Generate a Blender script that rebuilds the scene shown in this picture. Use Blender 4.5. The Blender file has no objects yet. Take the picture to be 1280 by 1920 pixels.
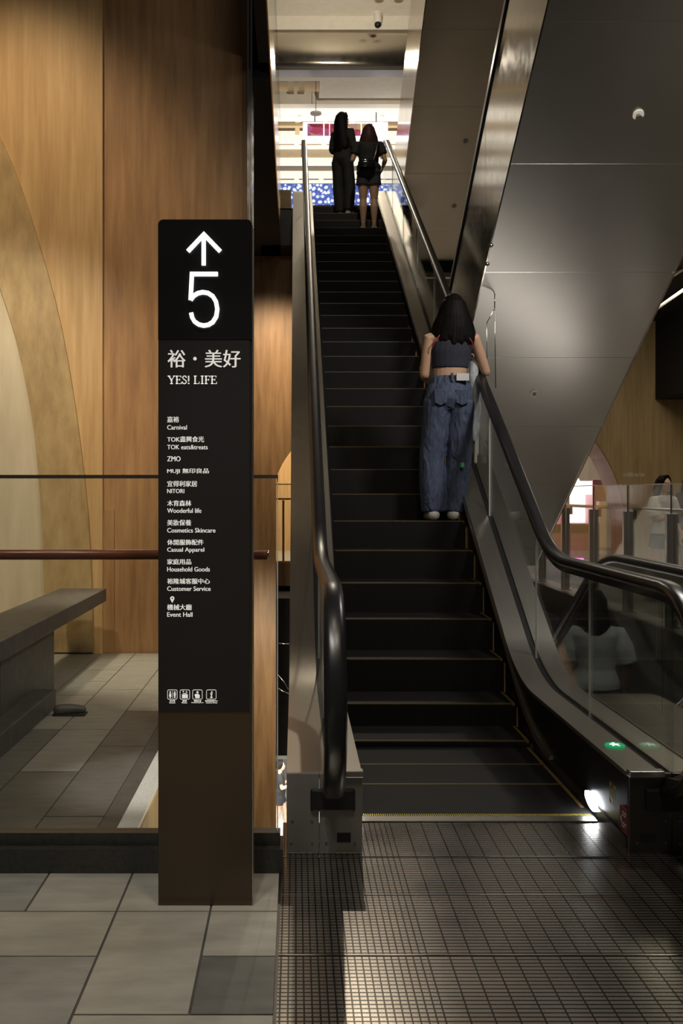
import bpy, bmesh, math, random
from math import sin, cos, tan, pi, radians, sqrt, atan2
from mathutils import Vector, Matrix
random.seed(7)
S = bpy.context.scene
COL = S.collection
# ------------------------------------------------------------------ camera
F, VX, VY, CH = 1893.0, 553.0, 923.0, 1.397      # focal in px of a 1280x1920 frame, vanishing point, eye height
cam = bpy.data.objects.new('camera', bpy.data.cameras.new('camera'))
COL.objects.link(cam); S.camera = cam
cam.location = (0, 0, CH); cam.rotation_euler = (pi/2, 0, 0)
cam.data.sensor_fit = 'AUTO'; cam.data.sensor_width = 36.0
cam.data.lens = F/1920*36.0
cam.data.shift_x = (640-VX)/1920; cam.data.shift_y = (VY-960)/1920
cam.data.clip_end = 200
# ------------------------------------------------------------------ world, exposure, lamps
S.view_settings.view_transform = 'Standard'; S.view_settings.look = 'None'
S.view_settings.gamma = 1.0; S.view_settings.exposure = 0.0; S.view_settings.use_curve_mapping = False
W = bpy.data.worlds.new('world'); S.world = W; W.use_nodes = True
bg = W.node_tree.nodes['Background']; bg.inputs[0].default_value = (1, .93, .84, 1); bg.inputs[1].default_value = .012
def look(o, tgt):
    o.rotation_euler = (Vector(tgt)-o.location).to_track_quat('-Z', 'Y').to_euler()
def area(name, loc, tgt, sx, sy, watts, col):
    l = bpy.data.lights.new(name, 'AREA'); l.shape = 'RECTANGLE'; l.size = sx; l.size_y = sy; l.energy = watts; l.color = col
    o = bpy.data.objects.new(name, l); o.location = loc; COL.objects.link(o); look(o, tgt); return o
def spot(name, loc, tgt, deg, watts, col, blend=.6, r=.06):
    l = bpy.data.lights.new(name, 'SPOT'); l.spot_size = radians(deg); l.spot_blend = blend; l.energy = watts; l.color = col; l.shadow_soft_size = r
    o = bpy.data.objects.new(name, l); o.location = loc; COL.objects.link(o); look(o, tgt); return o
WARM = (1, .74, .45); SOFT = (1, .87, .68); NEUT = (1, .95, .88); COOL = (.85, .92, 1)
spot('wall_spot', (-2.6, 6.4, 7.2), (-2.5, 8.7, 2.6), 64, 560, WARM, .8, .15)
spot('wall_spot_low', (-2.2, 6.3, 4.6), (-2.5, 8.75, 1.3), 66, 330, SOFT, .8, .1)
spot('corner_spot', (-.75, 6.7, 5.2), (-.75, 8.75, 1.2), 50, 210, WARM, .9, .15)
spot('bench_spot', (-1.2, 7.4, 5.0), (-1.15, 7.8, 0), 23, 520, SOFT, .7, .08)
spot('bench_spot', (-1.9, 4.9, 4.6), (-1.8, 5.6, .5), 34, 70, SOFT, .8, .1)
spot('void_spot', (-.35, 14.0, 4.9), (-.4, 16, 2.4), 80, 470, (1, .8, .55), .7, .15)
spot('void_spot', (-.5, 13.2, -.6), (-.45, 16, -2.2), 100, 330, SOFT, .8, .15)
spot('tile_light', (-1.0, 1.4, 5.2), (-.75, 2.7, 0), 46, 300, NEUT, .9, .25)
spot('floor_pool_fill', (-.3, .5, 4.8), (-.3, .6, 0), 34, 900, WARM, .9, .15)  # added lamp: bright floor pool for the sign's lower body to reflect
area('landing_light', (.9, 1.0, 5.6), (.8, 3.0, 0), .7, .7, 50, SOFT)
area('passenger_fill', (.2, 2.6, 6.4), (1.1, 7.8, 2.0), .5, .5, 32, SOFT)  # fill added from the camera side for the woman on the stair
area('soffit_fill', (3.50, 11.2, -1.6), (2.6, 10.6, 3.4), .10, 5.0, 26, NEUT)  # unseen strip added below to brighten the soffit and streak it
spot('upper_hall_light', (1.0, 18.2, 9.2), (1.0, 17.0, 6), 130, 420, SOFT, .8, .08)
spot('stair_head_fill', (.6, 10.5, 10.0), (.95, 15.0, 6.8), 32, 420, SOFT, .8, .1)  # fill lamp added in front of the two women near the top
spot('strip_spot', (-.7, 4.2, 4.6), (-.68, 4.9, 0), 15, 420, NEUT, .8, .05)
spot('void_wall_fill', (-.5, 6.0, 1.2), (-.95, 8.75, -1.5), 60, 60, SOFT, .8, .1)  # unseen lamp added in mid-void to light its lower wall
spot('slab_edge_fill', (-.12, 4.7, .05), (-.64, 4.5, -.15), 110, 9, SOFT, .9, .05)  # mid-air fill added by the truss to brighten the slab edge
spot('newel_spot', (-.4, 1.2, 4.6), (.1, 3.9, .2), 22, 170, NEUT, .9, .1)
area('upper_hall_light', (1.2, 22.5, 8.4), (1.2, 22.6, 10), 5.0, 3.0, 110, SOFT)
spot('fascia_fill', (.9, 15.6, 8.2), (.9, 18.9, 10.0), 95, 330, SOFT, .9, .08)  # unseen upward fill added for the fascia and the ceiling above
area('corridor_light', (5.2, 13.5, 4.3), (5.2, 14.0, 0), 1.6, 3.0, 90, SOFT)
spot('corridor_wall_spot', (6.6, 15.0, 4.3), (6.9, 18, 1.9), 80, 280, SOFT, .8, .1)
area('down_rider_fill', (2.5, 5.6, 4.2), (2.25, 7.6, 0), .5, .5, 75, NEUT)  # overhead fill added for the woman riding down
area('shop_light', (4.4, 21.5, 3.6), (4.4, 22.5, 0), 2.5, 2.0, 130, (1, .92, .95))
area('lower_hall_light', (-.3, 21.0, -3.7), (-.3, 21.5, -6), 3.0, 3.0, 420, NEUT)
area('far_corridor_light', (-.4, 21.5, 4.6), (-.3, 23.5, 1), 1.5, 1.5, 260, WARM)
# ------------------------------------------------------------------ helpers
def P(px, py, Y):      # a point of the place measured at depth Y
    return Vector(((px-VX)*Y/F, Y, CH-(py-VY)*Y/F))
class MB:
    def __init__(s): s.bm = bmesh.new()
    def box(s, x0, y0, z0, x1, y1, z1, mi=0):
        v = [s.bm.verts.new(c) for c in ((x0,y0,z0),(x1,y0,z0),(x1,y1,z0),(x0,y1,z0),(x0,y0,z1),(x1,y0,z1),(x1,y1,z1),(x0,y1,z1))]
        for f in ((0,3,2,1),(4,5,6,7),(0,1,5,4),(1,2,6,5),(2,3,7,6),(3,0,4,7)):
            s.bm.faces.new([v[i] for i in f]).material_index = mi
        return s
    def prism(s, poly, vec, mi=0):
        vec = Vector(vec)
        a = [s.bm.verts.new(p) for p in poly]; b = [s.bm.verts.new(Vector(p)+vec) for p in poly]; n = len(a)
        fs = [s.bm.faces.new(a[::-1]), s.bm.faces.new(b)]
        for i in range(n): fs.append(s.bm.faces.new((a[i], a[(i+1)%n], b[(i+1)%n], b[i])))
        for f in fs: f.material_index = mi
        return s
    def rings(s, rs, caps=True, smooth=True, closed=True, mi=0):
        vs = [[s.bm.verts.new(p) for p in r] for r in rs]; n = len(rs[0])
        for a, b in zip(vs, vs[1:]):
            for i in range(n if closed else n-1):
                f = s.bm.faces.new((a[i], a[(i+1)%n], b[(i+1)%n], b[i])); f.smooth = smooth; f.material_index = mi
        if caps and closed:
            s.bm.faces.new(vs[0][::-1]).material_index = mi; s.bm.faces.new(vs[-1]).material_index = mi
        return s
    def sweep_yz(s, prof, path, smooth=False, caps=True):      # prof: (x, offset along the path normal), path: (y, z)
        rs = []
        for i, (y, z) in enumerate(path):
            a = path[max(i-1, 0)]; b = path[min(i+1, len(path)-1)]
            t = Vector((b[0]-a[0], b[1]-a[1])).normalized(); n = (-t.y, t.x)
            rs.append([(x, y+n[0]*o, z+n[1]*o) for x, o in prof])
        return s.rings(rs, caps, smooth)
    def tube(s, pts, rad, n=12, ends=True, mi=0):
        pts = [Vector(p) for p in pts]; rad = rad if isinstance(rad, (list, tuple)) else [rad]*len(pts)
        t0 = (pts[1]-pts[0]).normalized(); u = t0.orthogonal().normalized(); rs = []
        for i, p in enumerate(pts):
            t = (pts[min(i+1, len(pts)-1)]-pts[max(i-1, 0)]).normalized()
            u = (u-t*u.dot(t)).normalized(); w = t.cross(u)
            def ring(c, r): return [c+u*(r*cos(2*pi*k/n))+w*(r*sin(2*pi*k/n)) for k in range(n)]
            if ends and i == 0: rs += [ring(p-t*rad[0]*.9, rad[0]*.35), ring(p-t*rad[0]*.55, rad[0]*.8)]
            rs.append(ring(p, rad[i]))
            if ends and i == len(pts)-1: rs += [ring(p+t*rad[i]*.55, rad[i]*.8), ring(p+t*rad[i]*.9, rad[i]*.35)]
        return s.rings(rs, mi=mi)
    def oval(s, lst, n=20, mi=0):         # horizontal ellipses (x, y, z, rx, ry)
        return s.rings([[(x+rx*cos(2*pi*k/n), y+ry*sin(2*pi*k/n), z) for k in range(n)] for x, y, z, rx, ry in lst], mi=mi)
    def ball(s, c, rx, ry=None, rz=None, n=14, mi=0):
        ry = ry or rx; rz = rz or rx; rs = []
        for j in range(1, 9):
            a = -pi/2+pi*j/9
            rs.append([(c[0]+rx*cos(a)*cos(2*pi*k/n), c[1]+ry*cos(a)*sin(2*pi*k/n), c[2]+rz*sin(a)) for k in range(n)])
        return s.rings(rs, mi=mi)
    def disc(s, c, axis, r, h, n=24, mi=0):
        a = Vector(axis).normalized(); u = a.orthogonal().normalized(); w = a.cross(u); c = Vector(c)
        return s.rings([[c+a*d+u*(r*cos(2*pi*k/n))+w*(r*sin(2*pi*k/n)) for k in range(n)] for d in (0, h)], smooth=False, mi=mi)
    def add(s, mesh, M):
        b = bmesh.new(); b.from_mesh(mesh); b.transform(M); tmp = bpy.data.meshes.new('t'); b.to_mesh(tmp); b.free(); s.bm.from_mesh(tmp); bpy.data.meshes.remove(tmp); return s
    def build(s, name, mat, parent=None, bevel=0, solid=0, smooth_it=6):
        bmesh.ops.recalc_face_normals(s.bm, faces=s.bm.faces)
        me = bpy.data.meshes.new(name); s.bm.to_mesh(me); s.bm.free()
        if solid:
            o = bpy.data.objects.new('tmp', me); COL.objects.link(o)
            m = o.modifiers.new('r', 'REMESH'); m.mode = 'VOXEL'; m.voxel_size = solid; m.use_smooth_shade = True
            m = o.modifiers.new('s', 'SMOOTH'); m.factor = .5; m.iterations = smooth_it
            dg = bpy.context.evaluated_depsgraph_get(); m2 = bpy.data.meshes.new_from_object(o.evaluated_get(dg))
            bpy.data.objects.remove(o); bpy.data.meshes.remove(me); me = m2; me.name = name; me.materials.clear()
            for p in me.polygons: p.use_smooth = True
        for m in (mat if isinstance(mat, (list, tuple)) else [mat]): me.materials.append(m)
        o = bpy.data.objects.new(name, me); COL.objects.link(o)
        if parent:
            o.parent = parent
            if PARENT_WORLD: o.matrix_parent_inverse = Matrix.LocRotScale(parent.location, parent.rotation_euler, None).inverted()
        if bevel:
            b = o.modifiers.new('b', 'BEVEL'); b.width = bevel; b.segments = 2; b.limit_method = 'ANGLE'
        return o
PARENT_WORLD = True      # parts are modelled in place; their thing's Empty sits at its base
def tag(o, label, cat, group=None, kind=None):
    o['label'] = label; o['category'] = cat
    if group: o['group'] = group
    if kind: o['kind'] = kind
    return o
def structure(o, label=None):
    o['kind'] = 'structure'
    if label: o['label'] = label
    return o
def thing(name, label, cat, loc=(0, 0, 0), group=None):
    o = bpy.data.objects.new(name, None); o.empty_display_size = .1; o.location = loc; COL.objects.link(o)
    return tag(o, label, cat, group)
def copy_tree(o, offset, parent=None):
    c = o.copy(); COL.objects.link(c)
    if parent: c.parent = parent
    else: c.location = o.location+Vector(offset)
    for ch in list(o.children): copy_tree(ch, offset, c)
    return c
# ------------------------------------------------------------------ materials
class NT:
    def __init__(s, name):
        s.m = bpy.data.materials.new(name); s.m.use_nodes = True; s.t = s.m.node_tree; s.n = s.t.nodes; s.b = s.n['Principled BSDF']; s.out = s.n['Material Output']
    def new(s, typ, **kw):
        n = s.n.new(typ)
        for k, v in kw.items():
            if k.startswith('i_'):
                key = k[2:]; key = int(key) if key.isdigit() else key.replace('_', ' ')
                if hasattr(v, 'is_output'): s.t.links.new(v, n.inputs[key])
                else: n.inputs[key].default_value = v
            else: setattr(n, k, v)
        return n
    def link(s, a, b): s.t.links.new(a, b)
    def math(s, op, a, b=0.0, c=None):
        n = s.n.new('ShaderNodeMath'); n.operation = op
        for i, v in enumerate((a, b, c)):
            if v is None: continue
            if hasattr(v, 'is_output'): s.t.links.new(v, n.inputs[i])
            else: n.inputs[i].default_value = v
        return n.outputs[0]
    def coord(s, scale=(1, 1, 1), kind='Object'):
        tc = s.n.new('ShaderNodeTexCoord'); mp = s.n.new('ShaderNodeMapping'); mp.inputs['Scale'].default_value = scale
        s.t.links.new(tc.outputs[kind], mp.inputs[0]); return mp.outputs[0]
    def noise(s, vec, scale=5, detail=4, rough=.55):
        n = s.n.new('ShaderNodeTexNoise'); n.inputs['Scale'].default_value = scale; n.inputs['Detail'].default_value = detail; n.inputs['Roughness'].default_value = rough
        s.t.links.new(vec, n.inputs['Vector']); return n.outputs['Fac']
    def ramp(s, fac, stops):
        n = s.n.new('ShaderNodeValToRGB'); e = n.color_ramp.elements
        while len(e) < len(stops): e.new(.5)
        for q, (p, c) in zip(e, stops): q.position = p; q.color = (*c, 1)
        s.t.links.new(fac, n.inputs[0]); return n.outputs[0]
    def bump(s, h, strength=.2, dist=.01):
        n = s.n.new('ShaderNodeBump'); n.inputs['Strength'].default_value = strength; n.inputs['Distance'].default_value = dist
        s.t.links.new(h, n.inputs['Height']); s.t.links.new(n.outputs[0], s.b.inputs['Normal'])
    def set(s, col=None, rough=None, metal=None, **kw):
        for k, v in (('Base Color', col), ('Roughness', rough), ('Metallic', metal)):
            if v is None: continue
            if hasattr(v, 'is_output'): s.t.links.new(v, s.b.inputs[k])
            else: s.b.inputs[k].default_value = (*v, 1) if k == 'Base Color' else v
        for k, v in kw.items(): s.b.inputs[k.replace('_', ' ')].default_value = v
        return s
def plain(name, col, rough=.5, metal=0, vary=.12, scale=8, stretch=(1, 1, 1), bump=0, **kw):
    t = NT(name); f = t.noise(t.coord(stretch), scale)
    lo = tuple(c*(1-vary) for c in col); hi = tuple(min(1, c*(1+vary)) for c in col)
    t.set(t.ramp(f, [(.3, lo), (.7, hi)]), rough, metal, **kw)
    if bump: t.bump(f, bump)
    return t.m
def wood(name, dark, mid, light, stretch=(9, 9, .55), rough=.5):
    t = NT(name); v = t.coord(stretch); v2 = t.coord((1.4, 1.4, .35))
    a = t.noise(v, 2.2, 7, .62); b = t.noise(v2, 1.6, 3)
    f = t.math('MULTIPLY_ADD', a, .65, t.math('MULTIPLY', b, .35))
    t.set(t.ramp(f, [(.34, dark), (.5, mid), (.66, light)]), rough); t.bump(a, .06); return t.m
def emit(name, col, strength):
    t = NT(name); t.set((0, 0, 0), .5); t.b.inputs['Emission Color'].default_value = (*col, 1); t.b.inputs['Emission Strength'].default_value = strength; return t.m
def glass(name, tint=(.93, .96, .94), refl=.5):
    t = NT(name); tr = t.new('ShaderNodeBsdfTransparent'); tr.inputs[0].default_value = (*tint, 1)
    gl = t.new('ShaderNodeBsdfGlossy'); gl.inputs['Roughness'].default_value = .03
    fr = t.new('ShaderNodeFresnel'); fr.inputs[0].default_value = 1.45
    mx = t.new('ShaderNodeMixShader'); t.link(t.math('MULTIPLY', fr.outputs[0], refl), mx.inputs[0]); t.link(tr.outputs[0], mx.inputs[1]); t.link(gl.outputs[0], mx.inputs[2])
    t.link(mx.outputs[0], t.out.inputs[0]); return t.m
def brushed(name, col, rough=.3, axis=(60, 2, 2), aniso=0):
    t = NT(name); f = t.noise(t.coord(axis), 3, 3); g = t.noise(t.coord(), 1.3, 3)
    t.set(t.ramp(g, [(.3, tuple(c*.9 for c in col)), (.7, col)]), t.math('MULTIPLY_ADD', f, .12, rough-.06), 1.0)
    if aniso: t.b.inputs['Anisotropic'].default_value = aniso
    t.bump(f, .03, .002); return t.m
M = {}
M['oak'] = wood('oak_veneer', (.40, .25, .105), (.49, .32, .145), (.58, .40, .195))
M['oak_arch'] = wood('arch_veneer', (.30, .205, .095), (.40, .285, .135), (.48, .36, .185), (5, 5, 1.6))
M['walnut'] = wood('stained_oak_veneer', (.19, .10, .042), (.30, .165, .07), (.40, .235, .105), (6, 6, .5))
M['oak_grey'] = wood('greyed_oak_veneer', (.30, .20, .085), (.40, .28, .125), (.48, .35, .17))
M['rail_wood'] = wood('rail_wood', (.10, .03, .012), (.16, .052, .022), (.22, .075, .032), (.6, 9, 9), .3)
M['steel'] = brushed('brushed_steel', (.55, .53, .50), .32, (2, 2, 60))
M['deck'] = brushed('deck_steel', (.50, .465, .42), .36, (60, 1.5, 1.5))
M['deck_dark'] = brushed('dark_deck_steel', (.24, .215, .19), .38, (60, 1.5, 1.5))
M['soffit'] = plain('soffit_steel', (.43, .405, .37), .30, 1.0, .06, .8)
M['soffit_brown'] = brushed('bronze_soffit_steel', (.44, .37, .28), .42, (1.2, 50, 50))
M['mirror'] = brushed('polished_steel', (.42, .37, .31), .13, (3, 3, 3))
M['dark_steel'] = brushed('dark_steel', (.16, .155, .15), .38, (40, 2, 2))
M['fascia'] = brushed('bright_fascia_steel', (.72, .66, .57), .2, (3, 3, 3))
M['front'] = plain('satin_front_plate', (.30, .29, .27), .38, .55, .1, 5)
M['chrome'] = brushed('chrome', (.75, .73, .7), .14, (3, 3, 3))
M['rubber'] = plain('handrail_rubber', (.012, .012, .013), .30, 0, .2)
M['black'] = plain('black_panel', (.012, .012, .013), .45, 0, .2)
M['black_gloss'] = plain('gloss_black_panel', (.006, .006, .007), .36, 0, .2)
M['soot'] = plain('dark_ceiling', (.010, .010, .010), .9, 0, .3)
M['white'] = plain('white_paint', (.78, .74, .66), .6, 0, .04)
M['beige'] = plain('beige_paint', (.42, .33, .20), .6, 0, .08)
M['tan'] = plain('tan_paint', (.30, .21, .11), .6, 0, .12)
M['stone_dark'] = plain('dark_stone', (.085, .083, .076), .5, 0, .25, 14)
M['kerb'] = plain('black_granite', (.035, .034, .031), .35, 0, .3, 60)
M['tile_light'] = plain('light_stone_tile', (.33, .31, .26), .5, 0, .14, 5, (1, 3, 1))
M['tile_mid'] = plain('grey_stone_tile', (.25, .245, .215), .5, 0, .16, 6, (1, 3, 1))
M['tile_dark'] = plain('dark_stone_tile', (.13, .128, .112), .5, 0, .2, 6, (1, 3, 1))
M['grout'] = plain('grout', (.06, .058, .05), .8)
M['terrazzo'] = None
t = NT('white_terrazzo'); v = t.new('ShaderNodeTexVoronoi'); v.inputs['Scale'].default_value = 90; t.link(t.coord(), v.inputs['Vector'])
t.set(t.ramp(v.outputs['Distance'], [(.12, (.12, .11, .10)), (.22, (.72, .71, .66))]), .6); M['terrazzo'] = t.m
M['glass'] = glass('clear_glass', (.955, .965, .955), .36)
M['glass_dim'] = glass('tinted_balustrade_glass', (.86, .88, .86), .45)
M['glass_edge'] = plain('glass_edge', (.75, .78, .74), .2)
M['screw'] = brushed('screw_steel', (.35, .34, .33), .4)
M['led'] = emit('lit_white', (1, .98, .96), 1.6)
M['lamp'] = emit('lamp_white', (.93, .97, 1), 14)
M['lamp_warm'] = emit('lamp_warm', (1, .90, .72), 7)
M['trough'] = emit('light_trough', (1, .92, .77), 1.1)
M['green'] = emit('green_lens', (.01, .35, .12), .8)
M['greenw'] = emit('white_symbol', (.8, 1, .85), 1.2)
M['print'] = plain('white_print', (.72, .70, .66), .5, 0, .02)
M['glow_print'] = None  # sign print with emission added to make the lettering brighter
t = NT('glowing_print'); t.set((.8, .78, .74), .5); t.b.inputs['Emission Color'].default_value = (1, .97, .92, 1); t.b.inputs['Emission Strength'].default_value = .42; M['glow_print'] = t.m
M['yellow'] = plain('yellow_print', (.55, .45, .07), .5, 0, .05)
M['maroon'] = plain('maroon_sticker', (.23, .03, .06), .5)
M['pink'] = emit('pink_light', (1, .25, .75), 1.6)
M['pinkpanel'] = plain('pink_panel', (.62, .30, .36), .5)
M['shopwhite'] = emit('white_lightbox', (1, .95, .97), 2.6)
# ------------------------------------------------------------------ sizes of the moving stair
PITCH, Y0, YP, YC, RAD, TOP = .352, 4.825, 5.596, 4.308, 1.43, 6.0
TG = tan(radians(30)); SXL, SXR = .272, 1.28
YTOP = YP+TOP/TG
def line(zflat, v, ys, ye, R=RAD, ztop=None, n=24):     # side line: flat, 30 degrees, flat, rounded
    zt = TOP+(zflat if ztop is None else ztop)
    ya = YP+(zflat-v)/TG; yb = YP+(zt-v)/TG
    pts = [(ys, zflat)]; T = R*tan(radians(15))
    for k in range(n+1):
        a = radians(30)*k/n; pts.append((ya-T+R*sin(a), zflat+R*(1-cos(a))))
    for k in range(n+1):
        a = radians(30)*(1-k/n); pts.append((yb+T-R*sin(a), zt-R*(1-cos(a))))
    pts.append((ye, zt)); return pts
def zat(path, y):
    for a, b in zip(path, path[1:]):
        if a[0] <= y <= b[0]: return a[1]+(b[1]-a[1])*(y-a[0])/(b[0]-a[0])
    return path[-1][1] if y > path[-1][0] else path[0][1]
NOSE = line(0, 0, YC, 18)
# ================================================================== STRUCTURE
def tiles(name, rects, z, base=None):
    mb = MB(); g = .004
    for x0, y0, x1, y1, mi in rects: mb.box(x0+g, y0+g, z-.02, x1-g, y1-g, z, mi)
    xs = [r[0] for r in rects]+[r[2] for r in rects]; ys = [r[1] for r in rects]+[r[3] for r in rects]
    mb.box(min(xs), min(ys), z-.3, max(xs), max(ys), z-.003, 3)
    return structure(mb.build(name, [M['tile_light'], M['tile_mid'], M['tile_dark'], M['grout']]))
R = []
R += [(-.283, 3.366, -.055, 3.72, 0), (-.595, 3.366, -.283, 3.72, 0), (-.9, 3.366, -.595, 3.72, 0), (-1.35, 3.366, -.9, 3.72, 1), (-1.9, 3.366, -1.35, 3.72, 0)]
R += [(-.283, 3.04, -.055, 3.366, 0), (-.283, 2.70, -.055, 3.04, 2), (-.595, 2.70, -.283, 3.366, 0), (-1.15, 3.04, -.595, 3.366, 0), (-1.15, 2.45, -.595, 3.04, 1), (-1.9, 2.45, -1.15, 3.366, 1)]
R += [(-.595, 2.2, -.055, 2.70, 0), (-1.9, 1.6, -.595, 2.45, 1), (-.595, 1.2, -.055, 2.2, 1), (-1.9, .2, -.595, 1.6, 0), (-.595, -.6, -.055, 1.2, 0)]
R += [(-1.9, -.6, -.595, .2, 1)]
tiles('floor', R, 0)
R = []; random.seed(3)
xs = [-3.3, -2.7, -2.15, -1.68, -1.38, -1.08, -.82]
for a, b in zip(xs, xs[1:]):
    y = 3.85
    while y < 8.7:
        y2 = min(8.76, y+random.choice((.5, .9, 1.2)));
        if 8.76-y2 < .2: y2 = 8.76
        R.append((a, y, b, y2, random.choice((0, 1, 1)) if y > 5.9 else random.choice((2, 2, 2, 1) if y > 5 else (2, 2)) )); y = y2
tiles('floor', R, 0)
structure(MB().box(-.82, 3.85, -.3, -.735, 8.75, .0).build('trim_1', M['stone_dark']))
structure(MB().box(-.735, 3.85, -.3, -.65, 8.75, .012).build('trim_2', M['terrazzo']), 'white speckled terrazzo edge of the floor beside the void')
structure(MB().box(-.65, 3.85, -.6, -.64, 8.75, -.004).build('trim_21', M['oak_grey']), 'wood clad slab edge facing the void')
structure(MB().box(-2.2, 3.70, -.35, -.045, 3.85, .088).build('trim_3', M['kerb']), 'black granite kerb under the glass railing')
# landing plate: ribbed steel
t = NT('ribbed_steel_plate'); sx = t.new('ShaderNodeSeparateXYZ'); t.link(t.coord(), sx.inputs[0]); X, Y = sx.outputs[0], sx.outputs[1]
def stripe(t, c, period, width):
    f = t.math('FRACT', t.math('DIVIDE', c, period)); return t.math('LESS_THAN', f, width)
fine = t.math('MULTIPLY', t.math('LESS_THAN', X, .40), stripe(t, X, .022, .22))
gx = t.math('MAXIMUM', stripe(t, X, .066, .075), fine); gy = stripe(t, Y, .022, .30); grv = t.math('MAXIMUM', gx, gy)
nz = t.noise(t.coord(), 3, 4)
t.set(t.ramp(grv, [(.4, (.40, .365, .32)), (.6, (.045, .042, .038))]), t.math('MULTIPLY_ADD', nz, .22, .13), .9)
t.bump(t.math('SUBTRACT', 1, grv), .5, .003); M['plate'] = t.m
mb = MB(); ys = [.6, 2.2, 3.045, 3.50, 3.865, YC-.035]
for a, b in zip(ys, ys[1:]): mb.box(-.05, a+.002, -.03, 3.6, b-.002, .0)
structure(mb.build('floor', M['plate']), 'ribbed steel landing plate in front of the escalator')
mb = MB()
for y in ys[1:-1]: mb.box(-.05, y-.003, -.03, 3.6, y+.003, .002)
structure(mb.build('trim_4', M['chrome']))
structure(MB().box(-.058, -.6, -.03, -.05, 3.70, .004).build('trim_5', M['dark_steel']))
structure(MB().box(-.05, -2, -.4, 3.6, .6, 0).build('floor', M['tile_mid']))
# walls on the left
YB = 8.757
arch = [P(x, y, YB) for x, y in ((-40, 170), (0, 255), (22, 303), (40, 350), (60, 410), (75, 460), (90, 510), (105, 565), (118, 622), (130, 685), (142, 760), (151, 825), (159, 890), (166, 960), (171, 1040), (174, 1120), (176, 1222))]
inn = [P(x, y, YB) for x, y in ((-40, 455), (0, 535), (16, 583), (30, 630), (44, 690), (55, 745), (64, 800), (71, 860), (77, 930), (81, 1000), (84, 1080), (86, 1222))]
structure(MB().box(-5.2, YB-.0, -.3, P(192, 0, YB).x, YB+.25, 7.4).build('wall_left', M['oak']), 'oak veneer wall with an arch at the left')
# arch band set slightly proud of the wall, opening inside it
mb = MB(); mb.prism([Vector((p.x, YB-.035, p.z)) for p in inn]+[Vector((p.x, YB-.035, p.z)) for p in arch[::-1]], (0, .06, 0)); structure(mb.build('trim_6', M['oak_arch']), 'curved wooden arch band on the left wall')
t = NT('pale_plaster'); t.set(t.ramp(t.noise(t.coord((3, 3, .6)), 3), [(.3, (.52, .44, .30)), (.7, (.62, .54, .38))]), .6); M['pale'] = t.m
mb = MB(); mb.prism([Vector((-5.1, YB-.012, 0)), Vector((-5.1, YB-.012, 5.4))]+[Vector((p.x, YB-.012, p.z)) for p in inn], (0, .02, 0)); structure(mb.build('wall_left', M['pale']))
structure(MB().box(P(192, 0, YB).x, YB+.03, -6, P(463, 0, YB).x, YB+.28, 7.4).build('wall_back', M['walnut']), 'dark stained wood wall behind the sign')
structure(MB().box(P(192, 0, YB).x, YB+.015, 0, P(213, 0, YB).x, YB+.03, 1.25).build('trim_7', M['walnut']))
mb = MB(); mb.box(P(463, 0, YB).x, YB-.02, -6, P(467, 0, YB).x, YB+.28, 7.4); mb.box(P(469.5, 0, YB).x, YB-.02, -6, P(473, 0, YB).x, YB+.28, 7.4)
structure(mb.build('trim_8', M['chrome'])); structure(MB().box(P(467, 0, YB).x, YB+.01, -6, P(469.5, 0, YB).x, YB+.28, 7.4).build('trim_9', M['dark_steel']))
# upper floor slab around the stair opening
SX = -.225
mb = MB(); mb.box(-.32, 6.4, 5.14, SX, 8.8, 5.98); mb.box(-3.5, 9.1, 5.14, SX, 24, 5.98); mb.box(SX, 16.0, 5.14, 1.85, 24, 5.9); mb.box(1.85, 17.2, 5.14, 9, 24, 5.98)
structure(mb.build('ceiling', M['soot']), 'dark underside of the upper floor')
structure(MB().box(SX, 6.4, 5.16, SX+.012, 15.3, 5.98).build('trim_10', M['mirror']), 'polished fascia of the upper floor opening')
mb = MB(); mb.box(SX, 15.3, 5.70, -.06, 15.5, 5.98); structure(mb.build('trim_11', M['tan']))
mb = MB(); mb.box(SX-.3, 15.3, 5.14, -.03, 16.0, 5.68); structure(mb.build('trim_12', M['black']))
structure(MB().box(SX-.006, 6.4, 5.98, SX+.006, 15.3, 7.05).build('window_1', M['glass']), 'glass balustrade of the upper floor opening')
# wall at the end of the void with the small arch
YV = 16.0
pts = [Vector((-2.5, YV, -6)), Vector((P(517, 0, YV).x, YV, -6))]
for x, y in ((517, 897), (521, 885), (527, 872), (534, 860), (541, 850), (547, 842), (556, 833), (570, 823), (600, 812), (640, 812)): pts.append(P(x, y, YV))
pts += [Vector((.8, YV, 5.14)), Vector((-2.5, YV, 5.14))]
structure(MB().prism(pts, (0, .3, 0)).build('wall_back', M['walnut']), 'wood wall with a small arch beyond the void')
structure(MB().box(-3, 20.5, -.5, 3.2, 25, 0).build('floor', M['tile_light']))
structure(MB().box(-3, 24.2, 0, 3.2, 24.5, 5.1).build('wall_back', M['oak']))
structure(MB().box(-3, 20.45, -.5, .2, 20.5, -.02).build('trim_13', M['walnut']))
structure(MB().box(-4, 19, -3.56, 3, 27, -.6).build('ceiling', M['soot']))
t = NT('pale_lower_floor'); t.set((.8, .8, .78), .3); M['lowfloor'] = t.m
structure(MB().box(-6, 3.9, -6.3, 8, 30, -6).build('floor', M['lowfloor'])); structure(MB().box(-4, 28, -6, 4, 28.3, -3).build('wall_back', M['white']))
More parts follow.
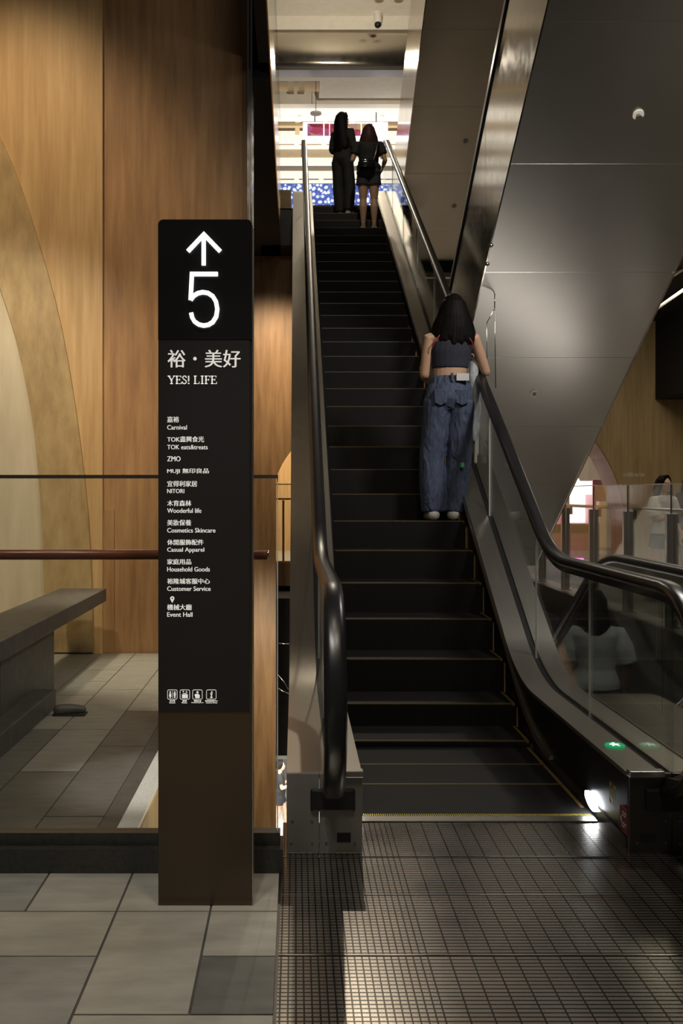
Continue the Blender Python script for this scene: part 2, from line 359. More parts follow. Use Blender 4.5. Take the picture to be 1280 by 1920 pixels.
# right-hand floor, wall and arch
mb = MB()
for i in range(14):
    for j in range(8): mb.box(3.74+j*.9+.004, 4+i*1.1+.004, -.02, 3.74+(j+1)*.9-.004, 4+(i+1)*1.1-.004, 0, (i*5+j*3) % 3 % 2)
mb.box(3.74, 4, -.28, 11, 19.4, -.003, 3)
structure(mb.build('floor', [M['tile_light'], M['tile_mid'], M['tile_dark'], M['grout']]), 'stone tiled walkway beyond the glass railing')
structure(MB().box(3.68, 4, -.34, 3.74, 19.4, .02).build('trim_14', M['kerb']))
structure(MB().box(3.0, 19.4, -.28, 11, 27, 0).build('floor', M['tile_mid']))
YR = 18.0; ac, aa, ab, az = 3.72, 2.20, 2.57, .6
edge = [(ac+aa*cos(pi/2*(1-k/16)), az+ab*sin(pi/2*(1-k/16))) for k in range(17)]
pts = [Vector((x, YR, z)) for x, z in edge]+[Vector((ac+aa, YR, 0)), Vector((11, YR, 0)), Vector((11, YR, 4.5)), Vector((ac, YR, 4.5))]
structure(MB().prism(pts, (0, .86, 0)).build('wall_right', M['oak_grey']), 'greyed oak wall with an arch on the right')
mb = MB(); q = [(x-.012*0, z) for x, z in edge]+[(ac+aa, 0)]
for a, b in zip(q, q[1:]): mb.prism([(a[0]-.02, YR-.004, a[1]-.02), (a[0], YR-.004, a[1]), (b[0], YR-.004, b[1]), (b[0]-.02, YR-.004, b[1]-.02 if b[1] > 0 else 0)], (0, .868, 0))
structure(mb.build('trim_15', M['walnut']), 'dark wooden lining of the right arch')
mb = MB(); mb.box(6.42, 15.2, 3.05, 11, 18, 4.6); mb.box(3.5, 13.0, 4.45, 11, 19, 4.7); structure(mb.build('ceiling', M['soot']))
structure(MB().box(2.6, 25.5, 0, 9, 25.7, 4.6).build('wall_back', M['pale']))
# upper hall above the stair head
YF = 19.0
structure(MB().box(-4, YF, P(0, 55, YF).z, 5, YF+.3, P(0, 30, YF).z).build('trim_16', M['white']))
structure(MB().box(-4, 15.5, P(0, 30, YF).z, 5, YF+.3, P(0, 30, YF).z+.2).build('ceiling', M['white']), 'white ceiling above the stair head')
fz0, fz1 = P(0, 126, YF).z, P(0, 55, YF).z
path = [(YF+.02-.0, fz1), (YF-.03, fz1-.15), (YF-.05, (fz0+fz1)/2), (YF-.03, fz0+.1), (YF, fz0)]
mb = MB(); mb.rings([[(-4, y, z), (5, y, z), (5, y+.2, z), (-4, y+.2, z)] for y, z in path]); structure(mb.build('trim_17', M['fascia']), 'polished steel fascia over the stair head')
structure(MB().box(-4, YF-.04, fz0-.07, 5, YF+.3, fz0-.0).build('trim_18', M['dark_steel']))
zc = fz0-.07
mb = MB(); mw = MB(); me = MB(); mt = MB()
def yy(py): return F*(zc-CH)/(VY-py)
mt.box(-4, YF+.3, zc+.5, 6, 26.4, zc+.6)
mw.box(-4, YF+.3, zc, 6, yy(152), zc+.3)
mw.box(P(598, 0, 20).x, yy(152), zc+.0, 6, yy(184), zc+.3)
for x in (P(545, 0, 20).x, P(565, 0, 20).x): mb.box(x-.06, yy(152), zc+.2, x+.06, yy(195), zc+.4)
mw.box(-4, yy(195), zc, 6, yy(203), zc+.25); me.box(-4, yy(207), zc, 6, yy(228), zc+.2)
me.box(-4, yy(262), zc, 6, yy(280), zc+.2); mb.box(-4, yy(283), zc+.12, 6, yy(305), zc+.3); me.box(-4, yy(305), zc, 6, yy(311), zc+.2)
mb.box(-4, yy(312), zc+.1, 6, yy(328), zc+.3); me.box(-4, yy(329), zc, 6, yy(345), zc+.2)
for k in range(12): mb.box(-3+k*.6, yy(229), zc+.1, -2.9+k*.6, yy(261), zc+.2)
mb.box(-4, yy(240), zc+.05, 6, yy(244), zc+.12)
structure(mt.build('ceiling', M['tan'])); structure(mw.build('ceiling', M['white'])); structure(mb.build('ceiling', M['beige'])); structure(me.build('trim_19', M['trough']), 'lit ceiling troughs of the upper hall')
mb = MB()
for y0, z in ((271, 0), (336, 0)):
    for k in range(12): mb.box(-3+k*.62, yy(y0-.8), zc-.004, -2.5+k*.62, yy(y0+.8), zc+.02)
structure(mb.build('trim_20', M['tan']))
structure(MB().box(-4, 26.4, 5.98, 6, 26.6, zc+.5).build('wall_back', M['beige']))
structure(MB().box(-4, 16.0, 5.9, 1.85, 26.4, 5.985).build('floor', M['tile_mid']) if False else MB().box(-4, 18.2, 5.98, 6, 26.4, 6.0).build('floor', M['tile_mid']))
# ================================================================== ESCALATOR
ESC = thing('escalator', 'upward escalator with black steps, steel decks and glass sides in the middle', 'escalator', (.776, YC, 0))
def side(xs, sgn):
    """one balustrade; xs = x of skirt face, sgn = +1 right, -1 left"""
    S_ = lambda d: xs+sgn*d
    g = .118 if sgn < 0 else .152          # glass line, measured from the skirt
    def rect(a, b, o0, o1): return [(S_(a), o0), (S_(b), o0), (S_(b), o1), (S_(a), o1)]
    skl = line(.045, .10, 3.95, 17.4, 1.5); dk = line(.30, .135, 3.95, 17.4, 1.5)
    mb = MB()
    mb.rings([[(S_(.004), y, z-.45), (S_(.012), y, z-.45), (S_(.012), y, z), (S_(.004), y, z)] for y, z in skl], smooth=False); mb.build('skirt_panel', M['black_gloss'], ESC)
    MB().rings([[(S_(-.012), y, z), (S_(.012), y, z), (S_(.012), y, z+.022), (S_(-.004), y, z+.022)] for y, z in skl if y > 4.42], smooth=False).build('skirt_deflector', M['steel'], ESC)
    # dark inner panel between the skirt line and the deck
    ysamp = [3.91+i*.1 for i in range(136)]
    MB().rings([[(S_(.012), y, zat(skl, y)-.02 if y > 3.96 else 0.0), (S_(.02), y, zat(skl, y)-.02 if y > 3.96 else 0.0), (S_(.02), y, zat(dk, y)), (S_(.012), y, zat(dk, y))] for y in ysamp], smooth=False).build('inner_panel', M['black_gloss'], ESC)
    dkp = [(3.91, .30)]+dk[1:]
    MB().sweep_yz(rect(.0, g-.02, -.012, .006), dkp).build('inner_deck', M['deck'], ESC)
    MB().sweep_yz(rect(g-.02, g+.02, -.05, -.01), dkp).build('glass_channel', M['black'], ESC)
    MB().sweep_yz(rect(g+.02, .293, -.012, .006), dkp).build('outer_deck', M['deck'], ESC)
    MB().rings([[(S_(.268), y, z-1.05), (S_(.293), y, z-1.05), (S_(.293), y, z-.012), (S_(.268), y, z-.012)] for y, z in dk], smooth=False).build('truss_cladding', M['deck_dark'], ESC)
    hl = line(1.035, .985, 3.95, 16.9, 1.25)
    # glass in panes along the rail
    cuts = [3.86, 4.95, 6.05, 7.5, 9.0, 10.5, 12.0, 13.5, 15.0, 16.6]
    for a, b in zip(cuts, cuts[1:]):
        ysm = [a+.004+(b-a-.008)*i/10 for i in range(11)]
        MB().rings([[(S_(g-.005), y, zat(dk, y)-.03), (S_(g+.005), y, zat(dk, y)-.03), (S_(g+.005), y, zat(hl, y)-.03), (S_(g-.005), y, zat(hl, y)-.03)] for y in ysm], smooth=False).build('glass_pane', M['glass'], ESC)
        MB().box(S_(g-.005)-.0, b-.0015, zat(dk, b)-.02, S_(g+.005), b+.0015, zat(hl, b)-.03).build('glass_joint', M['glass_edge'], ESC) if b < 16 else None
    # rubber handrail round the newel
    cy, r = 3.93, .40; path = []
    for k in range(0, 15):
        a = -radians(96)-radians(174)*(k/14); path.append((cy+r*cos(a), 1.035-r+r*sin(a)))
    path += hl[1:]
    pr = [(S_(g)+dx, o) for dx, o in ((-.030, -.028), (.030, -.028), (.040, -.016), (.041, 0), (.034, .012), (.018, .018), (-.018, .018), (-.034, .012), (-.041, 0), (-.040, -.016))]
    MB().sweep_yz(pr, path, smooth=True).build('handrail', M['rubber'], ESC)
    pr = [(S_(g)+dx, o) for dx, o in ((-.016, -.062), (.016, -.062), (.020, -.027), (-.020, -.027))]
    MB().sweep_yz(pr, path).build('handrail_guide', M['chrome'], ESC)
    # newel glass: half round pane
    MB().prism([(S_(g-.005), cy+(r-.06)*cos(a), 1.035-r+(r-.06)*sin(a)) for a in [radians(90+i*12) for i in range(15)]]+[(S_(g-.005), cy, .29)], (sgn*.01, 0, 0)).build('newel_glass', M['glass'], ESC)
    # front plate
    fp = MB().box(min(S_(.0), S_(.165)), 3.905, 0, max(S_(0), S_(.165)), 3.93, .31).box(min(S_(.167), S_(.293)), 3.905, 0, max(S_(.167), S_(.293)), 3.93, .31).build('front_plate', M['front'] if sgn < 0 else M['dark_steel'], ESC, .003)
    mb = MB().box(min(S_(g-.09), S_(g+.083)), 3.888, .165, max(S_(g-.09), S_(g+.083)), 3.91, .252); mb.build('handrail_entry', M['black'], fp, .008)
    for dx, z in ((.03, .04), (.14, .04), (.195, .04), (.275, .04), (.195, .125), (.27, .125), (.14, .125)):
        MB().disc((S_(dx), 3.906, z), (0, -1, 0), .005, .004, 12).build('screw', M['screw'], fp)
    MB().box(min(S_(.045), S_(.098)), 3.902, .045, max(S_(.045), S_(.098)), 3.908, .08).build('cover_plate', M['black'], fp)
    MB().box(min(S_(-.004), S_(g-.02)), 3.885, .298, max(S_(-.004), S_(g-.02)), 3.93, .322).build('deck_end_cap', M['steel'], ESC, .003)
side(SXL-.012, -1); side(SXR+.012, 1)
# comb plate with its teeth
mb = MB(); mb.box(SXL, YC-.035, -.03, SXR, YC+.03, .006)
cp = mb.build('comb_plate', M['steel'], ESC)
mb = MB(); n = 108
for i in range(n):
    x = SXL+.006+(SXR-SXL-.012)*i/(n-1)
    mb.prism([(x-.0022, YC+.03, .008), (x+.0022, YC+.03, .008), (x+.0012, YC+.075, .002), (x-.0012, YC+.075, .002)], (0, 0, -.01))
mb.build('comb_teeth', M['yellow'], cp)
# steps
t = NT('ribbed_step'); sx = t.new('ShaderNodeSeparateXYZ'); t.link(t.coord(), sx.inputs[0]); st = stripe(t, sx.outputs[0], .0094, .5)
t.set(t.ramp(st, [(.4, (.006, .006, .006)), (.6, (.002, .002, .002))]), .62, 0, Specular_IOR_Level=.3); t.bump(t.math('SUBTRACT', 1, st), .4, .004); M['step'] = t.m
t = NT('step_edge_paint'); sx = t.new('ShaderNodeSeparateXYZ'); t.link(t.coord(), sx.inputs[0]); st = stripe(t, sx.outputs[0], .0094, .5)
t.set(t.ramp(st, [(.4, (.20, .15, .05)), (.6, (.006, .006, .005))]), .4); M['stepyellow'] = t.m
t = NT('step_side_paint'); t.set((.16, .10, .03), .45); M['stepside'] = t.m
k = -1; y = Y0-PITCH
while y < YTOP+.9:
    z = zat(NOSE, y); zp = zat(NOSE, y-PITCH)
    mb = MB(); e = PITCH
    ye = y+e
    mb.prism([(SXL+.004, y, z), (SXL+.004, max(ye, YC) if False else ye, z), (SXL+.004, ye, z-.03), (SXL+.004, y+.03, z-.03), (SXL+.004, y+.012, min(zp, z)-.06), (SXL+.004, y, min(zp, z)-.06)], (SXR-SXL+.006, 0, 0))
    if k < 0: mb = MB().box(SXL+.004, YC+.02, -.03, SXR+.010, ye, 0)
    s_ = mb.build('step', M['step'], ESC)
    if k >= 0:
        MB().box(SXL+.02, y-.001, z-.006, SXR-.02, y+.016, z+.0015).build('step_edge', M['stepyellow'], s_)
    MB().box(SXR-.016, max(y, YC+.05)-.002, z-.012, SXR+.0, ye-.01, z+.0015).build('side_line', M['stepside'], s_)
    y += PITCH; k += 1
# lamps and marks on the right skirt
xf = SXR+.012
Yl = 4.40
mb = MB(); a = [(xf+.004, Yl+.075*cos(q)+.03*sin(q), .052+.032*sin(q)) for q in [2*pi*i/20 for i in range(20)]]
mb.prism(a, (-.012, 0, 0)); mb.build('skirt_lamp', M['lamp'], ESC)
MB().disc((SXL+.004, 4.36, .05), (1, 0, 0), .022, .006).build('skirt_lamp', M['lamp'], ESC)
gl = MB().disc((xf+.082, 4.34, .307), (0, 0, 1), .042, .006, 28).build('direction_lamp', M['green'], ESC)
mb = MB(); c = Vector((xf+.082, 4.34, .3135))
for poly in ([(-.006, .018), (.006, .018), (.006, .030), (-.006, .030)], [(-.020, .012), (.020, .008), (.020, .002), (-.008, .002), (-.020, -.006), (-.024, -.002)], [(-.008, .004), (.006, .004), (.016, -.026), (.008, -.026), (0, -.010), (-.014, -.028), (-.020, -.024)]):
    mb.prism([c+Vector((x, y2, 0)) for x, y2 in poly], (0, 0, .001))
mb.build('walking_figure', M['greenw'], gl)
# ------------------------------------------------------------------ writing
def text_mesh(s, bold=0.0, ext=0.0):
    cu = bpy.data.curves.new('t', 'FONT'); cu.body = s; cu.offset = bold; cu.extrude = ext; cu.resolution_u = 3
    o = bpy.data.objects.new('t', cu); COL.objects.link(o); dg = bpy.context.evaluated_depsgraph_get(); dg.update()
    me = bpy.data.meshes.new_from_object(o.evaluated_get(dg)); bpy.data.objects.remove(o); bpy.data.curves.remove(cu); return me
def fit_text(mb, s, o, ux, uy, x0, x1, z0, z1, bold=.0, ext=0.0):
    """lay text s so its box fills (x0..x1, z0..z1) in the plane o + x*ux + z*uy"""
    me = text_mesh(s, bold, 0)
    xs = [v.co.x for v in me.vertices]; ys = [v.co.y for v in me.vertices]
    if not xs: return
    a, b = (x1-x0)/(max(xs)-min(xs)), (z1-z0)/(max(ys)-min(ys))
    ux, uy, o = Vector(ux), Vector(uy), Vector(o); n = ux.cross(uy)
    M4 = Matrix(((ux.x*a, uy.x*b, n.x, 0), (ux.y*a, uy.y*b, n.y, 0), (ux.z*a, uy.z*b, n.z, 0), (0, 0, 0, 1)))
    M4.translation = o+ux*(x0-min(xs)*a)+uy*(z0-min(ys)*b)
    mb.add(me, M4); bpy.data.meshes.remove(me)
mb = MB(); fit_text(mb, 'E47', (xf-.003, 4.14, 0), (0, -1, 0), (0, 0, 1), 0, .085, .125, .215, .02); mb.build('lettering', M['yellow'], ESC)
st = MB().box(xf-.003, 3.925, .06, xf+.014, 4.01, .155).build('warning_sticker', M['maroon'], ESC)
mb = MB(); mb.prism([(xf-.0045, 4.0, .11), (xf-.0045, 3.985, .125), (xf-.0045, 3.985, .095)], (.001, 0, 0))
for i, w in enumerate((.05, .042, .05, .03)): mb.box(xf-.0045, 3.98-w, .138-.0-i*.012 if i < 2 else .095-(i-2)*.012, xf-.0035, 3.98, .143-i*.012 if i < 2 else .10-(i-2)*.012)
mb.build('sticker_print', M['print'], st)
# ================================================================== SIGN
YS = 3.412; SIGN = thing('directory_sign', 'tall black directory totem with a lit arrow and 5, standing on the tiles', 'sign', (P(384, 0, YS).x, YS+.04, 0))
sx0, sx1, sz1 = P(296.5, 0, YS).x, P(472.5, 0, YS).x, P(0, 412, YS).z
t = NT('bronze_black_steel'); f = t.noise(t.coord((3, 3, 60)), 3, 3); t.set((.11, .088, .064), t.math('MULTIPLY_ADD', f, .06, .26), .85); M['bronze'] = t.m
r = .018; prof = [(sx0, 0), (sx1, 0), (sx1, sz1-r)]+[(sx1-r+r*sin(a), sz1-r+r*cos(a)) for a in [pi/2*(1-i/6) for i in range(1, 7)]]+[(sx0+r-r*sin(a), sz1-r+r*cos(a)) for a in [pi/2*i/6 for i in range(7)]]
MB().prism([(x, YS, z) for x, z in prof], (0, .085, 0)).build('body', M['bronze'], SIGN, .002)
zm = P(0, 637, YS).z; zl = P(0, 1335, YS).z
pr = [(x, z) for x, z in prof[2:]]
MB().prism([(sx0+.0, YS-.004, zm)]+[(sx1, YS-.004, zm)]+[(x, YS-.004, z) for x, z in pr], (0, .006, 0)).build('lit_head_panel', M['black_gloss'], SIGN)
t = NT('matt_print_panel'); t.set((.012, .010, .0105), .5); M['panel'] = t.m
MB().box(sx0+.002, YS-.003, zl, sx1-.008, YS+.002, zm-.002).build('directory_panel', M['panel'], SIGN)
MB().box(sx1, YS-.002, 0, sx1+.0025, YS+.087, sz1-r).build('edge_strip', M['steel'], SIGN)
def sp(px, py): p = P(px, py, YS-.004); return (p.x, p.z)
def stroke(mb, pts, w, y0, dy):
    pts = [Vector((*p, 0)) for p in pts]; L = []; Rr = []
    for i, p in enumerate(pts):
        a = pts[max(i-1, 0)]; b = pts[min(i+1, len(pts)-1)]
        d1 = (p-a).normalized() if i else (b-p).normalized(); d2 = (b-p).normalized() if i < len(pts)-1 else d1
        n1 = Vector((-d1.y, d1.x, 0)); n2 = Vector((-d2.y, d2.x, 0)); n = (n1+n2).normalized(); s = w/2/max(.4, n.dot(n1))
        L.append(p+n*s); Rr.append(p-n*s)
    for i in range(len(pts)-1):
        mb.prism([(q.x, y0, q.y) for q in (L[i], L[i+1], Rr[i+1], Rr[i])], (0, dy, 0))
pxm = (YS-.004)/F; w = 7.6*pxm
mb = MB(); stroke(mb, [sp(382, 440), sp(382, 498)], w, YS-.014, .009); stroke(mb, [sp(352.5, 472), sp(382.5, 440.5), sp(413, 472)], w, YS-.0145, .009)
mb.build('lit_arrow', M['led'], SIGN)
five = [(408.5, 514.5), (360, 514.5), (357.5, 563)]
cc = [(357.5, 563), (363, 555.5), (371, 550.5), (380, 548.5), (390, 550), (399, 556), (405, 566), (407.5, 580), (405.5, 594), (399, 604.5), (391, 609.5), (382, 611), (373, 609), (365, 603.5), (360.5, 596), (358.5, 587)]
mb = MB(); stroke(mb, [sp(*p) for p in five], w, YS-.014, .009); stroke(mb, [sp(*p) for p in cc], w, YS-.0142, .009); mb.build('lit_number', M['led'], SIGN)
def sign_text(mb, s, x0, x1, y0, y1, bold=.0):
    a, b = sp(x0, y1), sp(x1, y0); 
    for d in (0, bold*pxm): fit_text(mb, s, (d, YS-.0042-d*.2, 0), (1, 0, 0), (0, 0, 1), a[0], b[0], a[1], b[1], 0)
mb = MB()
sign_text(mb, '裕', 314, 347, 656, 689, .9); sign_text(mb, '·', 362, 368.5, 669, 676, .2); sign_text(mb, '美好', 383.6, 450, 656, 689, .9)
# serif capitals, drawn as strokes with slab ends
def serif(mb, x, ch, h0=704.5, h1=720):
    def s(pts, wd): stroke(mb, [sp(*p) for p in pts], wd*pxm, YS-.0043, .001)
    def st(xc, a=h0, b=h1): s([(xc, a), (xc, b)], 2.7)
    def sf(xa, xb, y): s([(xa, y), (xb, y)], 1.1)
    if ch == 'Y': s([(x+1.5, h0), (x+7, h0+8.5)], 2.6); s([(x+12.5, h0), (x+7, h0+8.5)], 1.4); st(x+7, h0+8); sf(x-1, x+5, h0+.5); sf(x+9.5, x+14.5, h0+.5); sf(x+4, x+10, h1-.5)
    if ch in 'EF':
        st(x+2.5); sf(x, x+10, h0+.6); sf(x+2, x+8, (h0+h1)/2-.2); s([(x+9.7, h0), (x+10, h0+3.6)], 1.1); s([(x+7.8, h0+5.5), (x+7.8, h0+9.3)], 1.0)
        if ch == 'E': sf(x, x+10.5, h1-.6); s([(x+10.9, h1), (x+11, h1-4)], 1.1)
        else: sf(x, x+6, h1-.5)
    if ch == 'S':
        s([(x+8, h0+4), (x+7.6, h0+1.3), (x+4.8, h0+.4), (x+2.0, h0+1.6), (x+1.3, h0+3.8), (x+2.8, h0+6.1), (x+5.6, h0+7.9), (x+8, h0+10), (x+8.1, h0+12.6), (x+6.3, h1-1), (x+4, h1-.5), (x+1.4, h1-1.6), (x+.7, h1-4.5)], 1.9)
    if ch == '!': stroke(mb, [sp(x+1.5, h0), sp(x+1.5, h1-5)], 2.6*pxm, YS-.0043, .001); s([(x+.2, h1-1.2), (x+2.9, h1-1.2)], 2.6)
    if ch == 'L': st(x+2.6); sf(x, x+6, h0+.5); sf(x, x+10, h1-.6); s([(x+10, h1), (x+10.4, h1-4.5)], 1.1)
    if ch == 'I': st(x+3); sf(x, x+6, h0+.5); sf(x, x+6, h1-.5)
for x, ch in ((314.5, 'Y'), (329, 'E'), (341, 'S'), (352, '!'), (363, 'L'), (376, 'I'), (383.5, 'F'), (395, 'E')): serif(mb, x, ch)
mb.build('title_text', M['glow_print'], SIGN)
ENT = []
for s, x1, y0, y1 in (('嘉裕', 335, 781, 792), ('TOK盡興食光', 382, 818, 829), ('ZMO', 338, 855.5, 865), ('MUJI 無印良品', 391, 878, 889), ('宜得利家居', 369, 901.5, 912.5), ('木育森林', 358, 938, 949), ('美妝保養', 358, 974.5, 985.5), ('休閒服飾配件', 381, 1011.5, 1022), ('家庭用品', 358, 1048, 1058.5), ('裕隆城客服中心', 393, 1084.5, 1095), ('機械大廳', 359, 1133, 1144)):
    ENT.append((s, x1, y0, y1, .55))
for s, x1, y0, y1 in (('Carnival', 350, 797, 805.5), ('TOK eats&treats', 389, 834, 842.5), ('NITORI', 345, 916.7, 924.7), ('Wooderful life', 377, 953, 961.7), ('Cosmetics Skincare', 403.5, 990, 998.6), ('Casual Apparel', 382.5, 1026.5, 1037), ('Household Goods', 393, 1063, 1071.6), ('Customer Service', 394.5, 1099.5, 1108), ('Event Hall', 360.5, 1148, 1156.5)):
    ENT.append((s, x1, y0, y1, .4))
for s, x1, y0, y1, bd in ENT: mb = MB(); sign_text(mb, s, 313.2, x1, y0, y1, bd); mb.build('directory_line', M['glow_print'], SIGN)
# pin and pictograms
mb = MB(); cxp, cyp = 322.8, 1122
pin = [sp(cxp+4*cos(a), cyp-4*sin(a)) for a in [radians(-30+240*i/14) for i in range(15)]]+[sp(cxp, cyp+8.5)]
hole = 1.5
k = len(pin)
for i in range(k):
    a, b = pin[i], pin[(i+1) % k]; c0 = sp(cxp, cyp)
    def inn_(p): d = Vector((p[0]-c0[0], p[1]-c0[1])).normalized()*hole*pxm; return (c0[0]+d.x, c0[1]+d.y)
    mb.prism([(q[0], YS-.0043, q[1]) for q in (a, b, inn_(b), inn_(a))], (0, .001, 0))
mb.build('pin_symbol', M['glow_print'], SIGN)
def picto(x0, x1, y0=1293.5, y1=1311):
    mb = MB(); r = 2.5; pts = []
    for cx_, cy_, a0 in ((x1-r, y0+r, 0), (x0+r, y0+r, 90), (x0+r, y1-r, 180), (x1-r, y1-r, 270)):
        for i in range(4): a = radians(a0+30*i); pts.append(sp(cx_+r*cos(a), cy_-r*sin(a)))
    stroke(mb, pts+[pts[0]], .9*pxm, YS-.0043, .001); return mb
def blob(mb, x0, y0, x1, y1): a, b = sp(x0, y1), sp(x1, y0); mb.box(a[0], YS-.0043, a[1], b[0], YS-.0033, b[1])
def dot(mb, x, y, r): p = sp(x, y); mb.disc((p[0], YS-.0033, p[1]), (0, -1, 0), r*pxm, .001, 12)
mb = picto(314, 332)
for x, fem in ((319, 1), (327.5, 0)):
    dot(mb, x, 1297.5, 1.5); blob(mb, x-1.2, 1306, x+1.2, 1309); mb.prism([(q[0], YS-.0043, q[1]) for q in (sp(x-1.4 if fem else x-2.2, 1299.5), sp(x+1.4 if fem else x+2.2, 1299.5), sp(x+2.4 if fem else x+1.4, 1306), sp(x-2.4 if fem else x-1.4, 1306))], (0, .001, 0))
blob(mb, 322.9, 1296, 323.6, 1309); mb.build('restroom_pictogram', M['glow_print'], SIGN)
mb = picto(337.5, 355.5); blob(mb, 341, 1302, 352, 1309); blob(mb, 342.5, 1300, 350.5, 1301.2)
for x, d in ((343.5, -1), (349.5, 1)): mb.prism([(q[0], YS-.0043, q[1]) for q in (sp(x-1.8, 1297+d*1.3), sp(x+1.8, 1297+d*1.3), sp(x, 1297-d*1.6))], (0, .001, 0))
mb.build('lift_pictogram', M['glow_print'], SIGN)
mb = picto(361, 379); dot(mb, 370, 1298, 2.1); mb.prism([(q[0], YS-.0043, q[1]) for q in (sp(366, 1309), sp(365.5, 1304), sp(368, 1301), sp(372, 1301), sp(374.5, 1304), sp(374, 1309))], (0, .001, 0)); dot(mb, 366, 1303, 1.4); mb.build('nursing_pictogram', M['glow_print'], SIGN)
mb = picto(387, 405); dot(mb, 397, 1297.7, 1.5); stroke(mb, [sp(394, 1300.8), sp(397, 1300.8), sp(395.4, 1308), sp(398.3, 1307.4)], 2*pxm, YS-.0043, .001); mb.build('information_pictogram', M['glow_print'], SIGN)
mb = MB()
for s, x0, x1 in (('洗手間', 318, 328), ('電梯', 342, 350), ('哺集乳室', 363.5, 377), ('裕隆城客服中心', 384.5, 408)): sign_text(mb, s, x0, x1, 1312.8, 1315.6)
for s, x0, x1 in (('Restroom', 317.5, 328.5), ('Elevator', 341, 351), ('Breastfeeding Room', 359, 381), ('Customer Service', 386, 407)): sign_text(mb, s, x0, x1, 1316.4, 1318.6)
mb.build('pictogram_captions', M['glow_print'], SIGN)
# ================================================================== GLASS RAILING BY THE SIGN
YG = 3.76
RG = thing('glass_railing', 'clear glass railing with a wooden rail standing on the black kerb, behind the sign', 'railing', (-1, YG, .088))
gx1 = P(519, 0, YG).x
for a, b in ((-2.2, -1.25), (-1.24, gx1)): MB().box(a, YG, .088, b, YG+.016, P(0, 897, YG).z).build('glass_pane', M['glass'], RG)
MB().box(gx1, YG, .088, gx1+.004, YG+.016, P(0, 897, YG).z).build('glass_edge', M['glass_edge'], RG)
MB().box(-2.2, YG-.01, P(0, 897, YG).z, gx1+.004, YG+.026, P(0, 890.5, YG).z).build('top_rail', M['steel'], RG)
ya = YG-.075; rx = P(504, 0, ya).x
MB().tube([(-2.2, ya, P(0, 1040, ya).z), (rx-.004, ya, P(0, 1040, ya).z)], .0185, 16, False).build('wooden_rail', M['rail_wood'], RG)
MB().tube([(rx-.006, ya, P(0, 1040, ya).z), (rx, ya, P(0, 1040, ya).z)], .0188, 16, False).build('rail_end_cap', M['chrome'], RG)
for x in (-.62, -1.25): MB().tube([(x, ya, P(0, 1040, ya).z), (x, YG, P(0, 1040, ya).z)], .009, 10, False).build('rail_bracket', M['steel'], RG)
MB().box(-2.2, YG-.02, .088, gx1+.012, YG+.036, .135).build('base_shoe', M['kerb'], RG)
# ================================================================== BENCH
BN = thing('bench', 'long dark stone bench on a solid leg behind the glass railing', 'bench', (-1.8, 6.5, 0))
MB().box(-1.99, 4.0, .475, -1.6, 8.56, .583).build('bench_top', M['stone_dark'], BN, .004)
MB().box(-1.93, 5.75, 0, -1.68, 7.05, .475).build('leg', M['stone_dark'], BN, .01)
MB().box(-1.95, 3.95, 0, -1.55, 6.55, .12).build('plinth', M['stone_dark'], BN, .004)
# ================================================================== FLIGHTS OVERHEAD
def flight(label, A, hgt, y0, y1, panel, ymark, msoff, strip):
    """underside of a stair that descends away from the camera; Z = CH + A - tan30*Y"""
    x0, x1 = 1.68, 3.39; zf = lambda y: CH+A-TG*y
    o = thing('overhead_escalator', label, 'escalator', ((x0+x1)/2, y0, zf(y0)), 'stair flights overhead')
    y = ymark
    while y-panel > y0: y -= panel
    ys = [y0]+[y+i*panel for i in range(60) if y0+.05 < y+i*panel < y1-.05]+[y1]
    for a, b in zip(ys, ys[1:]):
        MB().prism([(x0+.012, a+.002, zf(a+.002)), (x0+.012, b-.002, zf(b-.002)), (x0+.012, b-.002, zf(b-.002)+.004), (x0+.012, a+.002, zf(a+.002)+.004)], (x1-x0-.024, 0, 0)).build('soffit_panel', msoff, o)
    sh = hgt
    seg = 4
    for i in range(seg):
        a, b = y0+(y1-y0)*i/seg+.003, y0+(y1-y0)*(i+1)/seg-.003
        MB().prism([(x0, a, zf(a)-.012), (x0, b, zf(b)-.012), (x0, b, zf(b)+sh), (x0, a, zf(a)+sh)], (.012, 0, 0)).build('side_cladding', M['mirror'], o)
    MB().prism([(x1-.012, y0, zf(y0)-.012), (x1-.012, y1, zf(y1)-.012), (x1-.012, y1, zf(y1)+sh), (x1-.012, y0, zf(y0)+sh)], (.012, 0, 0)).build('side_cladding', M['mirror'], o)
    MB().prism([(x0+.012, y0, zf(y0)+.008), (x0+.012, y1, zf(y1)+.008), (x0+.012, y1, zf(y1)+sh-.25), (x0+.012, y0, zf(y0)+sh-.25)], (x1-x0-.024, 0, 0)).build('truss', M['black'], o)
    for x in (x0+.02, x1-.02) if strip else ():
        MB().prism([(x-.035, y0, zf(y0)+sh), (x-.035, y1, zf(y1)+sh), (x-.035, y1, zf(y1)+sh+.075), (x-.035, y0, zf(y0)+sh+.075)], (.07, 0, 0)).build('handrail', M['rubber'], o)
    return o, zf
YM = lambda A, py: F*A/(VY+F*TG-py)
A1, A2 = 7.164, 13.88
f1, z1 = flight('steel-clad escalator passing overhead at the right, underside in wide grey panels', A1, 1.33, 3.6, 14.2, YM(A1, 307)-YM(A1, 40), YM(A1, 307), M['soffit'], True)
f2, z2 = flight('bronze-toned escalator underside high above, behind the grey one', A2, 1.70, 8.2, 17.6, YM(A2, 200)-YM(A2, 55), YM(A2, 200), M['soffit_brown'], False)
